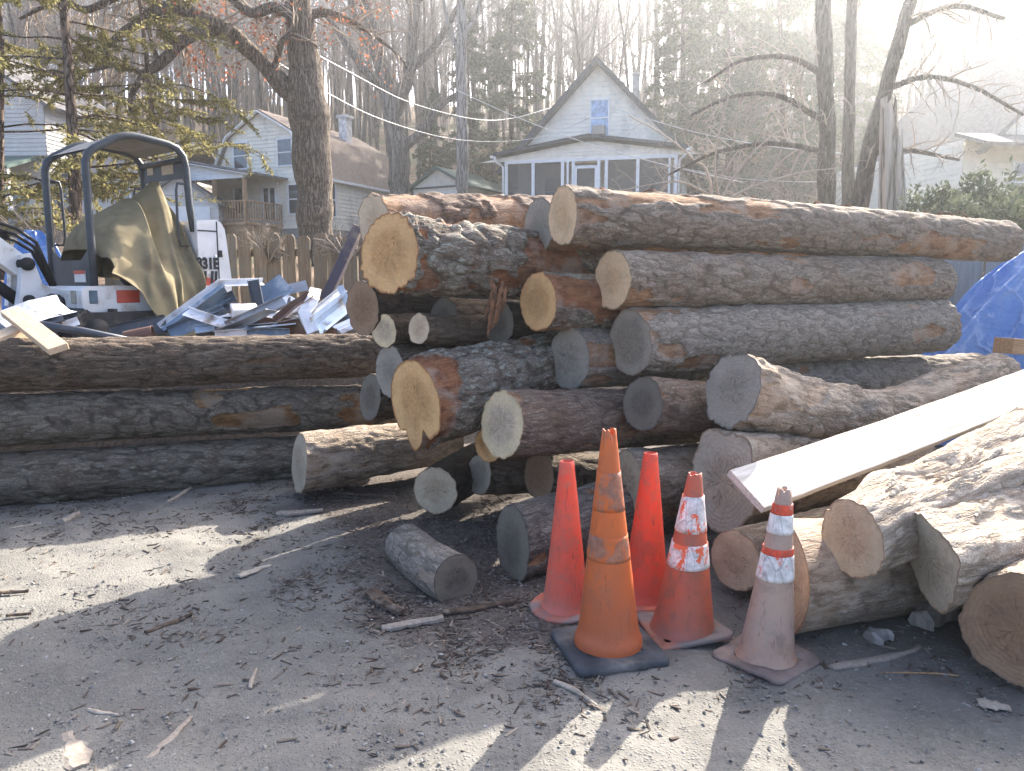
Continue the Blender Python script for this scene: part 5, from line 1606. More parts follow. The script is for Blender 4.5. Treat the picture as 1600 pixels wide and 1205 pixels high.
d_ = MB().box((3.45, -.03, 5.3), (1.1, .08, 2.1)).build('door', m_trim, HA)
MB().box((3.25, -.075, 5.35), (.26, .02, 1.5)).box((3.65, -.075, 5.35), (.26, .02, 1.5)).build('door_glass', m_glass, d_)
# porch
pf = MB()
x0, x1, yd = -2.1, 4.2, -2.6
MB().box(((x0 + x1) / 2, yd / 2, 4.22), (x1 - x0, -yd, .16)).box(((x0 + x1) / 2, yd / 2, 3.6), (x1 - x0 - .2, -yd - .2, 1.1)).build('porch_deck', m_deck, HA)
pr = MB()
xm = .9
slab(pr, [(xm, yd - .3, 7.12), (x0 - .3, yd - .3, 6.52), (x0 - .3, -.03, 6.52), (xm, -.03, 7.12)], .1)
slab(pr, [(x1 + .4, yd - .3, 6.42), (xm, yd - .3, 7.12), (xm, -.03, 7.12), (x1 + .4, -.03, 6.42)], .1)
pr.build('porch_roof', m_roofgr, HA)
gb = MB()
siding(gb, (0, yd, 0), (1, 0, 0), (0, -1, 0), lambda z: x0 + (z - 6.42) * 4.0, lambda z: x1 - (z - 6.42) * 5.6, 6.36, 6.98, .15)
gb.beam((x0, yd, 6.34), (x1, yd, 6.34), .14, .16).beam((x0 - .3, yd - .32, 6.47), (xm, yd - .32, 7.06), .04, .18, (0, 1, 0)).beam((xm, yd - .32, 7.06), (x1 + .4, yd - .32, 6.37), .04, .18, (0, 1, 0))
gb.build('porch_gable', m_trim, HA)
for x in (x0 + .08, .55, 2.3, x1 - .1): MB().box((x, yd + .08, 5.28), (.15, .15, 2.05)).build('porch_post', m_deck, HA)
for (a, b_) in (((x0, yd + .06), (x1, yd + .06)), ((x1, yd + .06), (x1, -.1))):
    rl = MB().beam((*a, 5.24), (*b_, 5.24), .1, .06).beam((*a, 4.4), (*b_, 4.4), .06, .06)
    n = int((Vector(b_) - Vector(a)).length / .17)
    for k in range(n + 1):
        p = Vector(a).lerp(Vector(b_), k / n)
        rl.box((p.x, p.y, 4.8), (.05, .05, .84))
    rl.build('railing', m_deck, HA)

# --- house behind the pine at the far left
HC = thing('farmhouse', 'greige two storey house with a white railed porch at the far left', 'house', (-31.2, 37.5, 0), R(-4))
wl = MB()
MB().box((5, 4, 3.6), (9.9, 7.9, 1.8)).box((12.2, 4, 3.4), (5.3, 6.9, 1.6)).build('foundation', m_found, HC)
siding(wl, (0, 0, 0), (1, 0, 0), (0, -1, 0), lambda z: 0, lambda z: 9.6, 4.3, 9.8, .19)
siding(wl, (9.6, 0, 0), (0, 1, 0), (1, 0, 0), lambda z: 0, lambda z: 8, 4.3, 9.8, .19)
half = lambda z: 4.8 * (13.0 - z) / 3.2
siding(wl, (0, 0, 0), (1, 0, 0), (0, -1, 0), lambda z: 4.8 - half(z), lambda z: 4.8 + half(z), 9.8, 13.0, .19)
siding(wl, (9.62, .5, 0), (1, 0, 0), (0, -1, 0), lambda z: 0, lambda z: 5.3, 3.6, 6.55, .19)
siding(wl, (14.92, .5, 0), (0, 1, 0), (1, 0, 0), lambda z: 0, lambda z: 7, 3.6, 6.55, .19)
wl.box((4.8, .15, 7), (9.5, .1, 5.5)).box((12.2, .65, 5), (5.2, .1, 3))
wl.build('wall', m_sid_g, HC)
rf = MB()
for s in (-1, 1):
    q = [(4.8 + s * 5.3, -.4, 9.5), (4.8, -.4, 13.2), (4.8, 8.4, 13.2), (4.8 + s * 5.3, 8.4, 9.5)]
    slab(rf, q if s < 0 else q[::-1], .14)
slab(rf, [(9.64, .1, 6.5), (15.3, .1, 6.5), (15.3, 4, 8.6), (9.64, 4, 8.6)], .14)
slab(rf, [(15.3, 7.9, 6.5), (9.64, 7.9, 6.5), (9.64, 4, 8.6), (15.3, 4, 8.6)], .14)
rf.build('roof', m_roofgr, HC)
window(HC, (6.3, 0, 7.9), .9, 1.3); window(HC, (2.5, 0, 7.9), .9, 1.3)
window(HC, (9.9, .5, 5.4), .9, 1.75)
window(HC, (12.9, .5, 5.35), .62, 1.05, arched=True, bars=1, vbars=1)
window(HC, (8.1, 0, 5.35), .55, 1.4); window(HC, (5.8, 0, 5.4), .8, 1.3)
pc = MB()
slab(pc, [(1.0, -2.6, 6.5), (9.5, -2.6, 6.5), (9.2, -.03, 7.3), (1.0, -.03, 7.3)], .14)
pc.build('porch_roof', m_roofg, HC)
MB().box((5.2, -1.2, 4.2), (8.6, 2.4, .2)).box((5.2, -1.2, 3.4), (8.4, 2.2, 1.4)).build('porch_floor', m_found, HC)
for x in (1.2, 4.0, 6.9, 9.3): MB().box((x, -2.35, 5.35), (.2, .2, 2.1)).build('porch_post', m_trim, HC)
rl = MB().beam((1.2, -2.35, 5.2), (9.3, -2.35, 5.2), .1, .08).beam((1.2, -2.35, 4.42), (9.3, -2.35, 4.42), .08, .08)
for k in range(58): rl.box((1.3 + k * .14, -2.35, 4.8), (.05, .05, .8))
rl.build('railing', m_trim, HC)

# --- small outbuildings
def shed(label, cpx, Y, W, D, zg, zeave, zpk, rz, mw, mroof, trimd=None, door=True):
    t = thing('shed', label, 'shed', ((cpx - 800) / F * Y, Y, 0), rz)
    wl = MB()
    hf = lambda z: W / 2 * min(1, (zpk - z) / (zpk - zeave))
    siding(wl, (0, 0, 0), (1, 0, 0), (0, -1, 0), lambda z: -hf(z), lambda z: hf(z), zg, zpk, .2)
    siding(wl, (W / 2, 0, 0), (0, 1, 0), (1, 0, 0), lambda z: 0, lambda z: D, zg, zeave, .2)
    wl.box((-W / 2 + .05, D / 2, (zg + zeave) / 2), (.1, D, zeave - zg)).box((0, D - .05, (zg + zeave) / 2), (W, .1, zeave - zg))
    wl.build('wall', mw, t)
    rf = MB()
    for s in (-1, 1):
        k = (zpk - zeave) / (W / 2)
        q = [(s * (W / 2 + .3), -.3, zeave - .3 * k + .1), (0, -.3, zpk + .1), (0, D + .3, zpk + .1), (s * (W / 2 + .3), D + .3, zeave - .3 * k + .1)]
        slab(rf, q if s < 0 else q[::-1], .13)
    rf.build('roof', mroof, t)
    if door: MB().box((0, -.06, zg + (zeave - zg) * .45), (W * .78, .08, (zeave - zg) * .86)).build('door', m_trim, t)
    if trimd is not None: MB().box((0, -.05, zeave - .02), (W, .06, .09)).box((-W / 2 + .06, -.05, (zg + zeave) / 2), (.1, .06, zeave - zg)).box((W / 2 - .06, -.05, (zg + zeave) / 2), (.1, .06, zeave - zg)).build('dark_trim', trimd, t)
    return t
shed('small white garage with dark trim and a green roof beside the cottage', 688, 44, 3.7, 6.5, 4.2, 6.75, 7.75, R(-30), m_sid_w, m_roofg, m_roofd)
shed('small pale green shed with a brown roof left of the gambrel house', 306, 50, 2.6, 3.2, 5.2, 8.6, 9.6, R(-55), plain('siding_pale_green', (.34, .40, .33), .7), m_roofgr)
shed('low grey garage with a white gable, seen between the excavator and the porch', 292, 36, 3.4, 4.5, 3.2, 5.15, 6.3, R(10), m_sid_g, m_roofgr)
# --- house at the right border
HD = thing('house', 'pale sided house half lost in glare at the right border', 'house', (15.4, 27.0, 0), R(8))
MB().box((6, 4, 2.6), (11.9, 7.9, 2.6)).build('foundation', m_found, HD)
wl = MB()
siding(wl, (0, 0, 0), (1, 0, 0), (0, -1, 0), lambda z: 0, lambda z: 12, 3.5, 6.3, .19)
half = lambda z: 4.0 * (10.4 - z) / 4.0
siding(wl, (1.2, .02, 0), (1, 0, 0), (0, -1, 0), lambda z: 4 - half(z), lambda z: 4 + half(z), 6.4, 10.4, .19)
siding(wl, (0, 0, 0), (0, 1, 0), (-1, 0, 0), lambda z: 0, lambda z: 8, 3.5, 6.3, .19)
wl.box((6, .15, 4.9), (11.9, .1, 2.7)); wl.build('wall', m_sid_c, HD)
rf = MB()
for s in (-1, 1):
    q = [(5.2 + s * 4.8, -.4, 5.9), (5.2, -.4, 10.7), (5.2, 8.4, 10.7), (5.2 + s * 4.8, 8.4, 5.9)]
    slab(rf, q if s < 0 else q[::-1], .15)
slab(rf, [(-.4, -1.6, 5.95), (12.4, -1.6, 5.95), (12.4, -.02, 6.5), (-.4, -.02, 6.5)], .12)
rf.build('roof', m_roofgr, HD)
window(HD, (4.6, .02, 7.6), 1.0, 1.5); window(HD, (2.4, 0, 4.9), 1.0, 1.3); window(HD, (7.4, 0, 4.9), 1.0, 1.3)
# ------------------------------------------------------------------ trees
class TubeSet:
    def __init__(self): self.V, self.Q, self.n = [], [], 0
    def add(self, pts, rad, k=3):
        pts = np.asarray(pts, float); rad = np.asarray(rad, float)
        n = len(pts)
        t = np.gradient(pts, axis=0); t /= (np.linalg.norm(t, axis=1)[:, None] + 1e-9)
        ref = np.array([0.31, .17, .93]) if abs(t[0, 2]) < .8 else np.array([.93, .31, .17])
        x = np.cross(t, ref); x /= (np.linalg.norm(x, axis=1)[:, None] + 1e-9)
        y = np.cross(t, x)
        a = np.arange(k) * 2 * np.pi / k
        ring = pts[:, None] + rad[:, None, None] * (np.cos(a)[None, :, None] * x[:, None] + np.sin(a)[None, :, None] * y[:, None])
        self.V.append(ring.reshape(-1, 3))
        idx = np.arange(n * k).reshape(n, k) + self.n
        nx_ = np.roll(idx, -1, 1)
        self.Q.append(np.stack([idx[:-1], nx_[:-1], nx_[1:], idx[1:]], -1).reshape(-1, 4))
        self.n += n * k
    def mesh(self, name, mat):
        if not self.V: self.add([(0, 0, 0), (0, 0, .01)], [.001, .001])
        return np_mesh(name, np.vstack(self.V), np.vstack(self.Q), mat, True)

def bark_tree_mat(name, c1, c2, sc=9.0, st=.12, lich=None):
    b = NB(name, .95, .12)
    o = b.vm('ADD', b.obj(), b.n('CombineXYZ', {0: b.math('MULTIPLY', b.rand(), 31.0), 1: 0.0, 2: 0.0}).outputs[0])
    f = b.noise(b.scale(o, (1, 1, st)), sc, 5, .7)
    r_ = b.math('ABSOLUTE', b.math('SUBTRACT', b.noise(b.scale(o, (1, 1, st)), sc * .8, 3, .6), .5))
    k = b.mix(b.mr(f, .3, .7), c1, c2)
    k = b.mix(b.mr(r_, .07, .0), k, tuple(x * .45 for x in c1))
    if lich: k = b.mix(b.mr(b.noise(o, 2.5, 5, .7), .54, .68), k, lich)
    b.col(k)
    b.bump(b.math('ADD', f, b.math('MULTIPLY', b.mr(r_, 0, .1), 1.2)), .9, .05)
    return b.m
M_trunk = bark_tree_mat('tree_bark_grey_brown', (.16, .132, .108), (.29, .245, .20), 7)
M_trunk2 = bark_tree_mat('tree_bark_reddish', (.18, .142, .114), (.31, .255, .205), 7)
M_twig = plain('tree_twigs', (.255, .215, .175), .95, .1, .25, .6, 0)
M_twig2 = plain('tree_twigs_pale', (.36, .30, .24), .9, .15, .2, .6, 0)
M_oak = bark_tree_mat('oak_bark', (.17, .135, .105), (.33, .275, .215), 24, .14)
M_pine = bark_tree_mat('pine_bark', (.12, .085, .062), (.23, .175, .135), 9, .3)
M_snag = bark_tree_mat('snag_bare_wood', (.36, .29, .22), (.56, .48, .39), 8, .06)

def wander(rg, p, d, L, n, jit, up=0.0):
    pts = [np.array(p, float)]
    d = np.array(d, float); d /= np.linalg.norm(d)
    for i in range(n):
        d = d + rg.normal(0, jit, 3) + np.array([0, 0, up])
        d /= np.linalg.norm(d)
        pts.append(pts[-1] + d * L / n)
    return np.array(pts)
def lerp_path(pts, f):
    x = f * (len(pts) - 1); i = min(int(x), len(pts) - 2)
    return pts[i] * (1 - (x - i)) + pts[i + 1] * (x - i), pts[i + 1] - pts[i]
def sprout(ts, rg, pts, rad, L0, n, f0, lev, spread=.9, up=.10, jit=.16, min_r=.004, k=3, nsub=5, tips=None, decay=.55):
    """branches along a path, then twigs along the branches"""
    for i in range(n):
        f = f0 + (1 - f0) * ((i + rg.uniform(0, 1)) / n)
        p, d = lerp_path(pts, min(f, .999))
        d = d / (np.linalg.norm(d) + 1e-9)
        a = rg.uniform(0, 2 * np.pi)
        o = np.cross(d, [math.cos(a), math.sin(a), .3]); o /= np.linalg.norm(o) + 1e-9
        dirn = d * rg.uniform(.35, .8) + o * spread * rg.uniform(.6, 1.1)
        rr = float(np.interp(f, np.linspace(0, 1, len(rad)), rad)) * rg.uniform(.35, .6)
        L = L0 * rg.uniform(.6, 1.15) * (1.1 - .55 * f)
        m = 5 if lev > 1 else 4
        bp = wander(rg, p, dirn, L, m, jit, up)
        br = np.linspace(max(rr, min_r), min_r * .7, m + 1)
        ts.add(bp, br, k if lev > 1 else 3)
        if tips is not None and lev <= 1: tips.append(bp[-1]); tips.append(bp[-2])
        if lev > 1: sprout(ts, rg, bp, br, L * decay, nsub, .2, lev - 1, spread, up * .7, jit * 1.2, min_r * .8, 3, nsub, tips, decay)

def bare_tree_meshes(seed, H, r0, nb=20, crown=.42, L0=.26, lev=3, nsub=4, mt=None, mw=None, lean=.03, minr=.012, up=.12, spread=.75):
    rg = np.random.default_rng(seed)
    tp = wander(rg, (0, 0, -.6), (rg.normal(0, lean), rg.normal(0, lean), 1), H + .6, 11, .035, .03)
    tr = np.linspace(1, .10, 12) ** .85 * r0
    tr[0] *= 1.35
    t = TubeSet(); t.add(tp, tr, 7)
    c = TubeSet()
    sprout(c, rg, tp, tr, H * L0, nb, crown, lev, spread, up, .14, minr, 4, nsub)
    return t.mesh('trunk', mt or M_trunk), c.mesh('crown', mw or M_twig)
def place_tree(name, label, meshes, loc, rz=0, s=1.0, group=None, cat='tree'):
    t = thing(name, label, cat, loc, rz, group)
    t.scale = (s, s, s)
    for m in meshes: link(m.name.split('.')[0], m, t)
    return t

# --- the wooded hillside: slender bare trees, each its own thing
variants = [bare_tree_meshes(100 + i, rnd.uniform(19, 26), rnd.uniform(.11, .22), nb=26, crown=rnd.uniform(.28, .5), lev=3, nsub=5,
                             mt=[M_trunk, M_trunk2][i % 2], minr=.012) for i in range(8)]
LBL = 'tall slender bare tree in the woods on the hillside behind the houses'
GRW = 'bare trees on the wooded hillside'
protos = []
placed = []
rt = random.Random(11)
tries = 0
while len(placed) < 294 and tries < 6000:
    tries += 1
    y = 46 + 50 * rt.random() ** .8
    x = rt.uniform(-.74, .76) * (y + 6)
    if any((x - a) ** 2 + (y - b_) ** 2 < 1.9 for a, b_ in placed): continue
    if y < 52 and (-17 < x < -6): continue
    placed.append((x, y))
    k = rt.randrange(8)
    s = rt.uniform(.75, 1.15)
    z = gz(x, y)
    if len(protos) <= k or protos[k] is None:
        while len(protos) <= k: protos.append(None)
        protos[k] = place_tree('bare_tree', LBL, variants[k], (x, y, z), rt.uniform(0, 6.28), s, GRW)
    else:
        c = copy_tree(protos[k])
        c.location = (x, y, z); c.rotation_euler = (0, 0, rt.uniform(0, 6.28)); c.scale = (s, s, s)
# --- the far woods beyond, one mass
rg = np.random.default_rng(5)
ft = TubeSet()
for i in range(1150):
    y = 84 + 52 * rg.uniform(0, 1); x = rg.uniform(-.74, .76) * y
    z = gz(x, y) - .5
    H = rg.uniform(14, 24)
    tp = wander(rg, (x, y, z), (rg.normal(0, .05), 0, 1), H, 5, .04, .02)
    tr = np.linspace(1, .12, 6) * rg.uniform(.09, .2)
    ft.add(tp, tr, 4)
    sprout(ft, rg, tp, tr, H * .25, 13, .3, 2, .75, .12, .14, .022, 3, 4)
tag(link('distant_woods', ft.mesh('distant_woods', M_twig)), kind='stuff')

# --- evergreens: drooping boughs set with many small flat sprays
def leaf_mat(name, c1, c2, c3, trans=.25):
    b = NB(name, .75, .25)
    v = b.attr('rv')
    k = b.ramp(v, (0, c1), (.55, c2), (1, c3))
    b.col(k)
    tl = b.n('BsdfTranslucent'); b.set(tl.inputs[0], k)
    mx = b.n('MixShader', {0: trans})
    b.t.links.new(b.b.outputs[0], mx.inputs[1]); b.t.links.new(tl.outputs[0], mx.inputs[2])
    b.t.links.new(mx.outputs[0], b.t.nodes['Material Output'].inputs[0])
    return b.m
M_hem = leaf_mat('foliage_hemlock', (.085, .10, .055), (.14, .155, .085), (.23, .235, .135))
M_pinef = leaf_mat('foliage_yellow_green', (.14, .13, .05), (.26, .235, .09), (.40, .35, .145), .42)
M_rhod = leaf_mat('foliage_rhododendron', (.05, .065, .038), (.09, .11, .06), (.16, .175, .10))
M_oakl = leaf_mat('leaves_dead_oak', (.18, .065, .035), (.30, .11, .055), (.40, .17, .09), .4)
M_ltan = leaf_mat('leaves_tan', (.20, .15, .085), (.34, .27, .16), (.46, .40, .27), .3)
def leaves(rg, P0, D, Lg, Wd, name, mat, flat=.6):
    """rhombic leaf-sized faces at points P0 pointing along D"""
    n = len(P0)
    D = D / (np.linalg.norm(D, axis=1)[:, None] + 1e-9)
    up = np.array([0, 0, 1.0])[None] * flat + rg.normal(0, 1 - flat * .6, (n, 3))
    S_ = np.cross(D, up); S_ /= np.linalg.norm(S_, axis=1)[:, None] + 1e-9
    Lg = Lg[:, None]; Wd = Wd[:, None]
    V = np.stack([P0, P0 + D * Lg * .5 + S_ * Wd, P0 + D * Lg, P0 + D * Lg * .5 - S_ * Wd], 1).reshape(-1, 3)
    Q = np.arange(n * 4).reshape(n, 4)
    return np_mesh(name, V, Q, mat, False, {'rv': np.repeat(rg.uniform(0, 1, n), 4)})
def conifer_meshes(seed, H, r0, nb, L0, nleaf, mat, base=.12, leafL=.28, leafW=.07, droop=.35, mt=None, taper=.85, lean=(0, 0), gap=.25, top=1.0, sub=7):
    rg = np.random.default_rng(seed)
    tp = wander(rg, (0, 0, -.5), (lean[0], lean[1], 1), H + .5, 9, .03, .02)
    t = TubeSet(); t.add(tp, np.linspace(1, .08, 10) * r0, 7)
    br = TubeSet()
    Ps, Ds = [], []
    for i in range(nb):
        f = base + (top - base) * ((i + rg.uniform(0, 1)) / nb)
        if rg.uniform() < gap * .5: continue
        p, d = lerp_path(tp, min(f, .999))
        a = rg.uniform(0, 6.283)
        L = L0 * (1 - taper * (f - base) / (1 - base)) * rg.uniform(.55, 1.15)
        bp = wander(rg, p, (math.cos(a), math.sin(a), .25 - .1 * f), L, 6, .12, -droop * .22)
        br.add(bp, np.linspace(.03, .006, 7) * (r0 / .2) ** .5, 3)
        for s in range(sub):
            g = .18 + .82 * (s + rg.uniform(0, 1)) / sub
            q, dd_ = lerp_path(bp, min(g, .999))
            dd_ = dd_ / np.linalg.norm(dd_)
            sd_ = np.cross(dd_, [0, 0, 1]) * (1 if rg.uniform() < .5 else -1)
            sp = wander(rg, q, dd_ * .7 + sd_ * rg.uniform(.4, 1.1) + np.array([0, 0, rg.uniform(-.25, .1)]), L * rg.uniform(.2, .38), 4, .14, -droop * .12)
            br.add(sp, np.linspace(.010, .004, 5), 3)
            m = max(3, int(nleaf / (nb * sub)))
            u = rg.uniform(0, 1, m) * 4
            ii_ = np.minimum(u.astype(int), 3); fr = (u - ii_)[:, None]
            base_p = sp[ii_] * (1 - fr) + sp[ii_ + 1] * fr
            dv = sp[ii_ + 1] - sp[ii_]; dv /= np.linalg.norm(dv, axis=1)[:, None] + 1e-9
            Ps.append(base_p + rg.normal(0, leafL * .18, (m, 3)))
            Ds.append(dv * .7 + rg.normal(0, .55, (m, 3)) + np.array([0, 0, -.12]))
    Ps = np.vstack(Ps); Ds = np.vstack(Ds); n = len(Ps)
    lm = leaves(rg, Ps, Ds, leafL * rg.uniform(.5, 1.2, n), leafW * rg.uniform(.6, 1.2, n), 'crown', mat, .75)
    return t.mesh('trunk', mt or M_pine), br.mesh('branches', mt or M_pine), lm
hem = [conifer_meshes(300 + i, 15, .24, 105, 4.0, 24000, M_hem, .08, .26, .06, .5, gap=.15, sub=9) for i in range(3)]
def ever(label, px, Y, k, s, rz, name='evergreen_tree'):
    x = (px - 800) / F * Y
    return place_tree(name, label, hem[k], (x, Y, gz(x, Y)), rz, s, 'evergreen trees behind the cottage')
ever('tall green hemlock just left of the cottage gable', 800, 46, 0, .92, .3)
ever('dark evergreen left of the hemlock, behind the pale slender trunk', 668, 47, 1, .55, 2.0)
ever('evergreen close behind the left slope of the cottage roof', 742, 50, 2, .8, 4.0)
ever('hazy evergreen behind the right slope of the cottage roof', 1045, 46, 1, 1.05, 1.0)
ever('hazy tall evergreen right of the cottage', 1130, 41, 2, 1.1, 3.1)
ever('hazy evergreen between the cottage and the clump of trunks', 1215, 39, 0, 1.0, 5.2)
ever('hazy evergreen behind the clump of trunks', 1300, 45, 1, 1.05, .2)

# --- named bare trees
def bare(label, px, Y, seed, H, r0, **kw):
    x = (px - 800) / F * Y
    return place_tree(kw.pop('name', 'bare_tree'), label, bare_tree_meshes(seed, H, r0, **kw), (x, Y, gz(x, Y)))
def limb_tree(name, label, Y, stems, twig_n, L0, seed, mt, mw, lev=2, nsub=4, minr=.006, spread=.9, up=.05, f0=.3, depth=None, k=9, jit=.16, cat='tree', sub_f=None, tips=None):
    """trunk and limbs follow measured lines: stems = [[(px, py, r_px[, dY]), ...], ...]; the first is the trunk"""
    rg = np.random.default_rng(seed)
    x0, y0 = stems[0][0][0], stems[0][0][1]
    org = P(x0, y0, Y)
    org.z = gz(org.x, org.y)
    t, c = TubeSet(), TubeSet()
    for i, st in enumerate(stems):
        rows = []
        for q in st:
            YY_ = Y + (q[3] if len(q) > 3 else 0)
            p = P(q[0], q[1], YY_) - org
            rows.append((p.x, p.y, p.z, q[2] / F * YY_))
        if i == 0: rows[0] = (rows[0][0], rows[0][1], -.4, rows[0][3])
        sp = spline(rows, max(10, 7 * len(rows)))
        pts = sp[:, :3] + (fbm(sp[:, :3] * 1.7 + i * 9, 2, seed) - .5)[:, None] * np.array([.12, .12, .06])
        rr = np.maximum(sp[:, 3] * (1 + .22 * (vnoise(sp[:, :3] * 2.3, seed + i) - .5)), minr)
        t.add(pts, rr, k if rr.max() > .08 else 6)
        n = twig_n[i] if hasattr(twig_n, '__len__') else twig_n
        if n: sprout(c, rg, pts, np.minimum(rr, .06), L0, n, f0 if i == 0 else .08, lev, spread, up, jit, minr, 3, nsub, tips)
    th = thing(name, label, cat, org)
    tm = t.mesh('trunk', mt)
    link('trunk', tm, th); link('crown', c.mesh('crown', mw), th)
    return th, org, rg
def slim(st, k): return [[(q[0], q[1], q[2] * k, *q[3:]) for q in l] if i else l for i, l in enumerate(st)]
tips = []
oak, oo, rg = limb_tree('oak_tree', 'big oak with a thick leaning trunk and long bare limbs before the gambrel house', 19.0, slim([
    [(497, 372, 30), (494, 330, 28), (487, 240, 28), (480, 160, 29), (474, 90, 24), (468, 20, 20), (462, -60, 17), (455, -190, 10)],
    [(480, 165, 20), (452, 140, 20), (425, 112, 17), (395, 82, 15), (360, 52, 15, -.6), (315, 28, 14, -1), (262, 12, 12, -1.4), (215, 35, 9, -1.8), (165, 72, 6, -2), (110, 100, 3, -2.2)],
    [(380, 68, 11), (330, 46, 12, -.8), (285, 66, 11, -1.2), (252, 98, 10, -1.5), (225, 116, 8, -1.7), (208, 148, 5, -1.8), (205, 176, 3, -1.8)],
    [(222, 114, 6, -1.7), (180, 102, 5, -2), (145, 110, 4, -2.2), (105, 118, 3, -2.4), (60, 150, 2, -2.6)],
    [(262, 12, 8, -1.4), (200, -10, 8, -1.6), (140, 15, 7, -1.8), (90, 5, 5, -2), (30, 30, 3, -2.2)],
    [(315, 28, 9, -1), (255, -20, 9, -1.4), (190, -40, 7, -1.8), (100, -60, 5, -2)],
    [(468, 30, 11), (430, 12, 10, -.4), (390, 20, 9, -.8), (345, -15, 7, -1), (300, -60, 5, -1)],
    [(425, 112, 6), (440, 70, 6, -.3), (462, 40, 5, -.5), (455, -5, 4, -.6)],
    [(468, 30, 9), (510, 20, 8, .3), (560, 40, 5, .5), (610, 75, 3, .6), (640, 110, 2, .6)],
    [(463, -40, 9), (520, -60, 8, -.4), (590, -40, 5, -.8), (660, 0, 3, -1)],
    [(250, 98, 5, -1.5), (238, 60, 4, -1.6), (232, 20, 3, -1.6)],
    ], .78), [6, 34, 30, 18, 30, 22, 22, 12, 18, 18, 6], 1.5, 41, M_oak, M_twig2, 2, 5, .0045, 1.0, -.02, .5, tips=tips)
tp_ = np.array(tips)
sel = (tp_[:, 0] + oo.x > -7.6) & (tp_[:, 0] + oo.x < -3.0)
tp_ = tp_[sel]
if len(tp_):
    pick = tp_[rg.integers(0, len(tp_), 150)]
    pts = np.repeat(pick, 7, 0) + rg.normal(0, .15, (len(pick) * 7, 3))
    link('dead_leaves', leaves(rg, pts, rg.normal(0, 1, pts.shape) + [0, 0, -.6], rg.uniform(.06, .13, len(pts)), rg.uniform(.025, .045, len(pts)), 'dead_leaves', M_oakl, .2), oak)

# yellow green conifers at the left, thin and see-through
pm = conifer_meshes(500, 9.5, .13, 64, 3.0, 36000, M_pinef, .12, .10, .019, .35, gap=.5, taper=.55, sub=7)
x = (128 - 800) / F * 13.5
place_tree('conifer', 'sparse yellow green conifer with a crooked grey trunk behind the excavator', pm, (x, 13.5, gz(x, 13.5)), 0)
pm2 = conifer_meshes(501, 8.6, .085, 56, 2.3, 30000, M_pinef, .24, .10, .019, .35, gap=.4, taper=.5, sub=7)
x = (266 - 800) / F * 16.5
place_tree('conifer', 'yellow green conifer with a thin straight dark trunk seen through the excavator canopy', pm2, (x, 16.5, gz(x, 16.5)), 1.0)
pm3 = conifer_meshes(502, 10, .14, 44, 3.0, 20000, M_pinef, .2, .10, .019, .35, gap=.5, taper=.5)
x = (15 - 800) / F * 15.5
place_tree('conifer', 'sparse yellow green conifer at the left border before the farmhouse', pm3, (x, 15.5, gz(x, 15.5)), 2.0)

# forked maple and the pale slender trunk left of the cottage
limb_tree('maple_tree', 'bare maple forking low into spreading limbs beside the white garage', 40.0, [
    [(622, 312, 17), (624, 240, 16), (612, 180, 14), (596, 100, 11), (575, 20, 9), (555, -80, 6)],
    [(614, 185, 12), (640, 110, 9), (648, 40, 8), (655, -60, 5)],
    [(628, 230, 9), (660, 205, 7), (690, 165, 5), (725, 140, 3)],
    [(605, 150, 8), (570, 110, 6), (535, 60, 5), (500, 10, 3)],
    [(640, 110, 7), (680, 70, 5), (715, 10, 4), (740, -50, 3)],
    [(596, 100, 6), (560, 40, 5), (540, -30, 4)]], [14, 18, 12, 16, 16, 14], 3.6, 43, M_trunk, M_twig, 3, 4, .011, .8, .08, .35)
limb_tree('slender_tree', 'straight pale grey trunk rising just left of the hemlock', 38.0, [
    [(722, 300, 9), (722, 200, 9), (721, 100, 8), (722, 0, 7), (724, -120, 5)],
    [(722, 60, 4), (745, 20, 3), (760, -40, 2)], [(721, 90, 4), (700, 40, 3), (690, -30, 2)]], [14, 8, 8], 2.6, 44, bark_tree_mat('tree_bark_pale', (.24, .215, .19), (.36, .33, .30), 6), M_twig, 3, 4, .010, .8, .1, .45)
limb_tree('bare_tree', 'tall dark bare tree with twin stems behind the right slope of the cottage roof', 47.0, [
    [(1180, 300, 9), (1178, 180, 9), (1172, 60, 8), (1168, -80, 6)], [(1178, 190, 7), (1196, 90, 6), (1210, -40, 4)]], [16, 14], 3.4, 45, M_trunk, M_twig, 3, 4, .012, .8, .1, .3)
# clump of stems on the right
limb_tree('clump_tree', 'clump of three dark stems right of the cottage, one leaning right', 17.0, [
    [(1292, 350, 15), (1292, 240, 13), (1290, 120, 12), (1286, 0, 11), (1282, -160, 8)],
    [(1324, 345, 10, .3), (1326, 200, 9, .3), (1330, 60, 8, .3), (1336, -120, 6, .3)],
    [(1340, 345, 14, -.3), (1358, 240, 12, -.3), (1384, 140, 11, -.3), (1412, 40, 10, -.3), (1450, -90, 7, -.3)],
    [(1290, 190, 5), (1220, 150, 4, -.8), (1150, 150, 3, -1.4), (1080, 180, 2, -1.8)],
    [(1292, 240, 5), (1220, 225, 4, -1), (1130, 235, 3, -1.8), (1040, 275, 1.5, -2.4)],
    [(1290, 120, 5), (1230, 90, 4, -.8), (1160, 95, 3, -1.4), (1100, 130, 2, -1.8)],
    [(1384, 140, 5, -.3), (1450, 120, 4, -.6), (1530, 140, 3, -1), (1600, 180, 2, -1.4)],
    [(1358, 240, 5, -.3), (1420, 235, 4, -.8), (1500, 250, 2, -1.2)],
    [(1412, 40, 5, -.3), (1490, 10, 4, -.6), (1570, 30, 3, -.8)]], [10, 8, 10, 26, 28, 22, 20, 16, 16], 1.15, 46, bark_tree_mat('tree_bark_dark', (.085, .07, .056), (.17, .14, .112), 14), M_twig2, 2, 5, .0038, 1.0, -.03, .2)
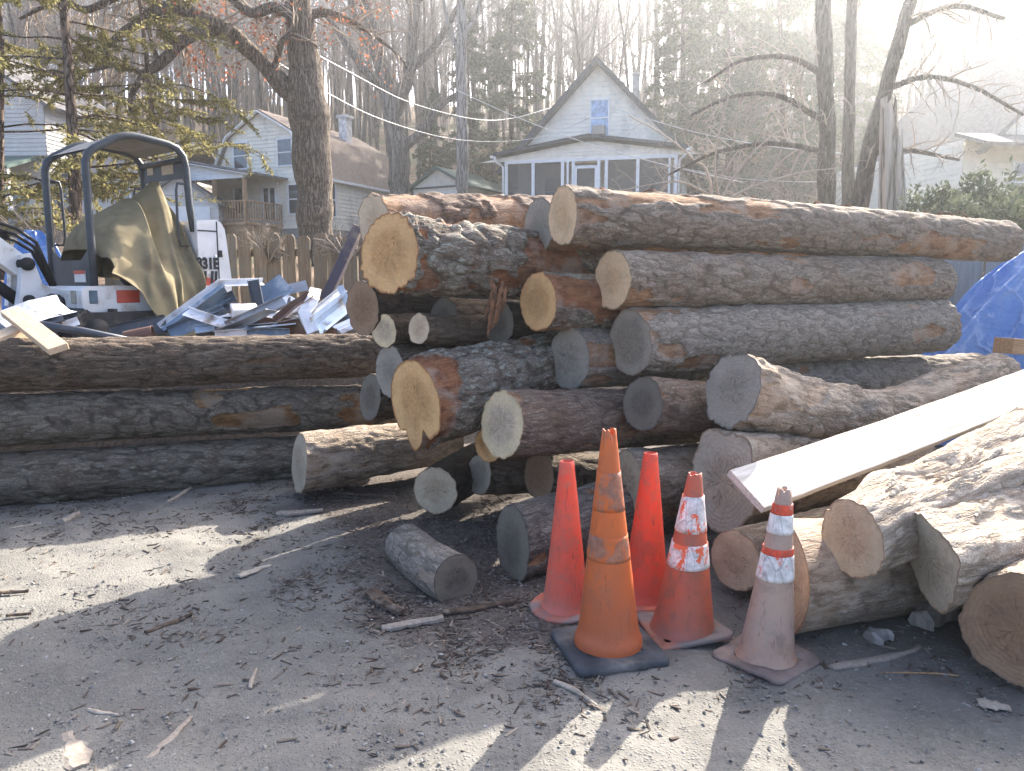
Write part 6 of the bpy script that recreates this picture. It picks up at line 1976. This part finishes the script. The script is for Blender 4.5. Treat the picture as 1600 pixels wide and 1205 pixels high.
limb_tree('bare_shrub', 'thin bare shrub of arching pale twigs before the right end of the cottage', 15.0, [
    [(1120, 330, 2.4), (1110, 290, 2.1), (1085, 250, 1.7), (1040, 215, 1.2), (985, 180, .8)],
    [(1125, 320, 2.1), (1150, 270, 1.7, .2), (1190, 225, 1.2, .3), (1240, 190, 1.2, .4)],
    [(1122, 322, 2), (1118, 260, 1.6, -.3), (1125, 200, 1.2, -.5), (1140, 150, 1.2, -.6)],
    [(1118, 310, 1.9), (1070, 285, 1.5, -.4), (1010, 290, 1.1, -.8), (960, 300, 1.0, -1)],
    [(1128, 318, 1.9), (1180, 290, 1.5, .3), (1250, 270, 1.1, .5), (1310, 262, 1.0, .6)]], [18, 18, 18, 16, 18], .8, 47, M_twig2, M_twig2, 2, 4, .003, 1.0, .0, .1, k=5, cat='shrub')
# broken snag
rgs = np.random.default_rng(8)
sn = MB()
base = P(1412, 345, 13.5); top = P(1388, 168, 13.5)
def snag(label, p0, p1, r0_, r1_, seed):
    rg_ = np.random.default_rng(seed)
    k = 14; n = 16
    vs, fs = [], []
    o0 = p0.copy(); o0.z = gz(p0.x, p0.y) - .2
    for i in range(n):
        t = i / (n - 1); c = o0.lerp(p1, t); r_ = r0_ * (1 - t) + r1_ * t
        for j in range(k):
            a = 2 * math.pi * j / k
            jag = (rg_.uniform(-.35, .30) if i == n - 1 else 0)
            q = r_ * (1 + .16 * math.sin(3 * a + seed) + .08 * math.sin(7 * a))
            vs.append(c - o0 + Vector((math.cos(a) * q, math.sin(a) * q * .8, jag)))
    for i in range(n - 1):
        for j in range(k): fs.append((i * k + j, i * k + (j + 1) % k, (i + 1) * k + (j + 1) % k, (i + 1) * k + j))
    fs.append(tuple((n - 1) * k + j for j in range(k)))
    return tag(MB().add(vs, fs, False).build('broken_trunk', M_snag, None, o0), label, 'tree trunk')
snag('pale broken off trunk leaning left beside the clump of stems', P(1408, 345, 13.5), P(1388, 172, 13.5), .27, .13, 1)
snag('thin pale split slab of trunk standing against the broken trunk', P(1432, 345, 13.3), P(1402, 205, 13.4), .12, .07, 2)

# --- shrubs
def bush(name, label, c, rad, n, mat, seed, lL, lW, hz=.8, stems=14, group=None):
    rg_ = np.random.default_rng(seed)
    ts_ = TubeSet(); tips_ = []
    for i in range(stems):
        a = rg_.uniform(0, 6.28)
        bp = wander(rg_, (0, 0, 0), (math.cos(a) * .7, math.sin(a) * .7, rg_.uniform(.6, 1.5) * hz), rad * rg_.uniform(.8, 1.25), 5, .14, .02)
        rr = np.linspace(.018, .007, 6)
        ts_.add(bp, rr, 4)
        sprout(ts_, rg_, bp, rr, rad * .55, 6, .25, 2, .9, .06, .16, .004, 3, 3, tips_)
    tp2 = np.array(tips_)
    t = thing(name, label, 'shrub', c, 0, group)
    link('stems', ts_.mesh('stems', M_twig), t)
    if n:
        pick = tp2[rg_.integers(0, len(tp2), n)] + rg_.normal(0, rad * .045, (n, 3))
        D = rg_.normal(0, 1, (n, 3)) + np.array([0, 0, .15])
        link('foliage', leaves(rg_, pick, D, rg_.uniform(.6, 1.2, n) * lL, rg_.uniform(.7, 1.2, n) * lW, 'foliage', mat, .5), t)
    return t
for (px, Y, rad, seed, lab) in ((1478, 11.6, 1.25, 1, 'glossy rhododendron bush right of the broken trunk'), (1560, 11.0, 1.35, 2, 'glossy rhododendron bush at the right border'),
                                (1530, 13.2, 1.5, 3, 'taller rhododendron bush behind the other two')):
    x = (px - 800) / F * Y
    bush('rhododendron_bush', lab, (x, Y, gz(x, Y) + 1.0), rad, 6000, M_rhod, seed, .13, .026, group='rhododendron bushes on the right')
x = (790 - 800) / F * 36
bush('shrub', 'tan leaved shrub between the garage and the cottage', (-1.0, 49.5, gz(-1.0, 49.5) + .8), 2.3, 2600, M_ltan, 7, .2, .06)
for (px, py, Y, seed, lab) in ((75, 372, 11.8, 21, 'tangle of dry pale brush behind the excavator boom'), (420, 385, 9.7, 22, 'dry vine tangle over the middle of the picket fence'), (545, 385, 9.3, 23, 'dry vine tangle at the right end of the picket fence')):
    p = P(px, py + 25, Y)
    bush('dry_brush', lab, p, .75 if seed == 21 else .5, 0, None, seed, .1, .1, .7, 16 if seed == 21 else 6)
    for o in C.objects:
        pass

for (px, Y, seed, lab) in ((1230, 24, 31, 'bare brown thicket right of the cottage side wall'), (1150, 27, 32, 'bare thicket beside the cottage corner')):
    xx_ = (px - 800) / F * Y
    bush('thicket', lab, (xx_, Y, gz(xx_, Y)), 2.4, 0, None, seed, .1, .1, 1.0, 26)

# ------------------------------------------------------------------ overhead wires
m_wire = plain('wire_aluminium', (.5, .5, .5), .5, .5, .05, 2, 0, metal=.3)
m_wired = plain('wire_dark', (.12, .12, .125), .6, .3, .05, 2, 0)
def wire(label, pts, r, mat):
    rows = [tuple(P(*q)) for q in pts]
    sp = spline([(*a, 0) for a in rows], 40)[:, :3]
    c0 = Vector(sp[0])
    ts_ = TubeSet(); ts_.add(sp - np.array(c0), np.full(len(sp), r), 6)
    o = link('wire', ts_.mesh('wire', mat), None, c0)
    return tag(o, label, 'wire')
wire('upper pale overhead wire from the oak to the cottage roof edge', [(452, 62, 19), (545, 112, 22), (640, 160, 25), (740, 186, 28), (800, 185, 30.5), (862, 168, 33.9)], .010, m_wire)
wire('lower pale overhead wire sagging from the oak to the cottage window', [(430, 95, 19), (520, 150, 22), (600, 188, 25), (700, 216, 28), (790, 221, 31), (860, 210, 33), (922, 184, 35.2)], .010, m_wire)
wire('thin overhead wire slanting down across the porch of the cottage', [(690, 130, 22), (800, 180, 21), (920, 225, 20), (1040, 258, 19), (1160, 285, 18)], .010, m_wire)
wire('thin overhead wire descending along the right roof slope of the cottage', [(960, 170, 32), (1080, 205, 28), (1200, 228, 24), (1320, 240, 19.5)], .012, m_wire)
wire('thin overhead wire near the upper right corner', [(1300, 20, 20), (1420, 45, 18), (1520, 62, 16), (1640, 78, 14)], .009, m_wire)
wire('dark thin overhead wire sagging low right of the cottage', [(1062, 262, 33), (1150, 278, 28), (1240, 284, 23), (1320, 283, 18)], .010, m_wire)
# ------------------------------------------------------------------ sunlit air
hm = bpy.data.materials.new('haze_air')
hm.use_nodes = True
hn = hm.node_tree
for n_ in list(hn.nodes):
    if n_.type == 'BSDF_PRINCIPLED': hn.nodes.remove(n_)
pv = hn.nodes.new('ShaderNodeVolumePrincipled')
pv.inputs['Color'].default_value = (.93, .97, 1.0, 1)
pv.inputs['Density'].default_value = .0018
pv.inputs['Anisotropy'].default_value = .74
hn.links.new(pv.outputs[0], hn.nodes['Material Output'].inputs['Volume'])
hb = MB().box((0, 90, 28.5), (420, 300, 62)).build('haze', hm)
tag(hb, kind='stuff')
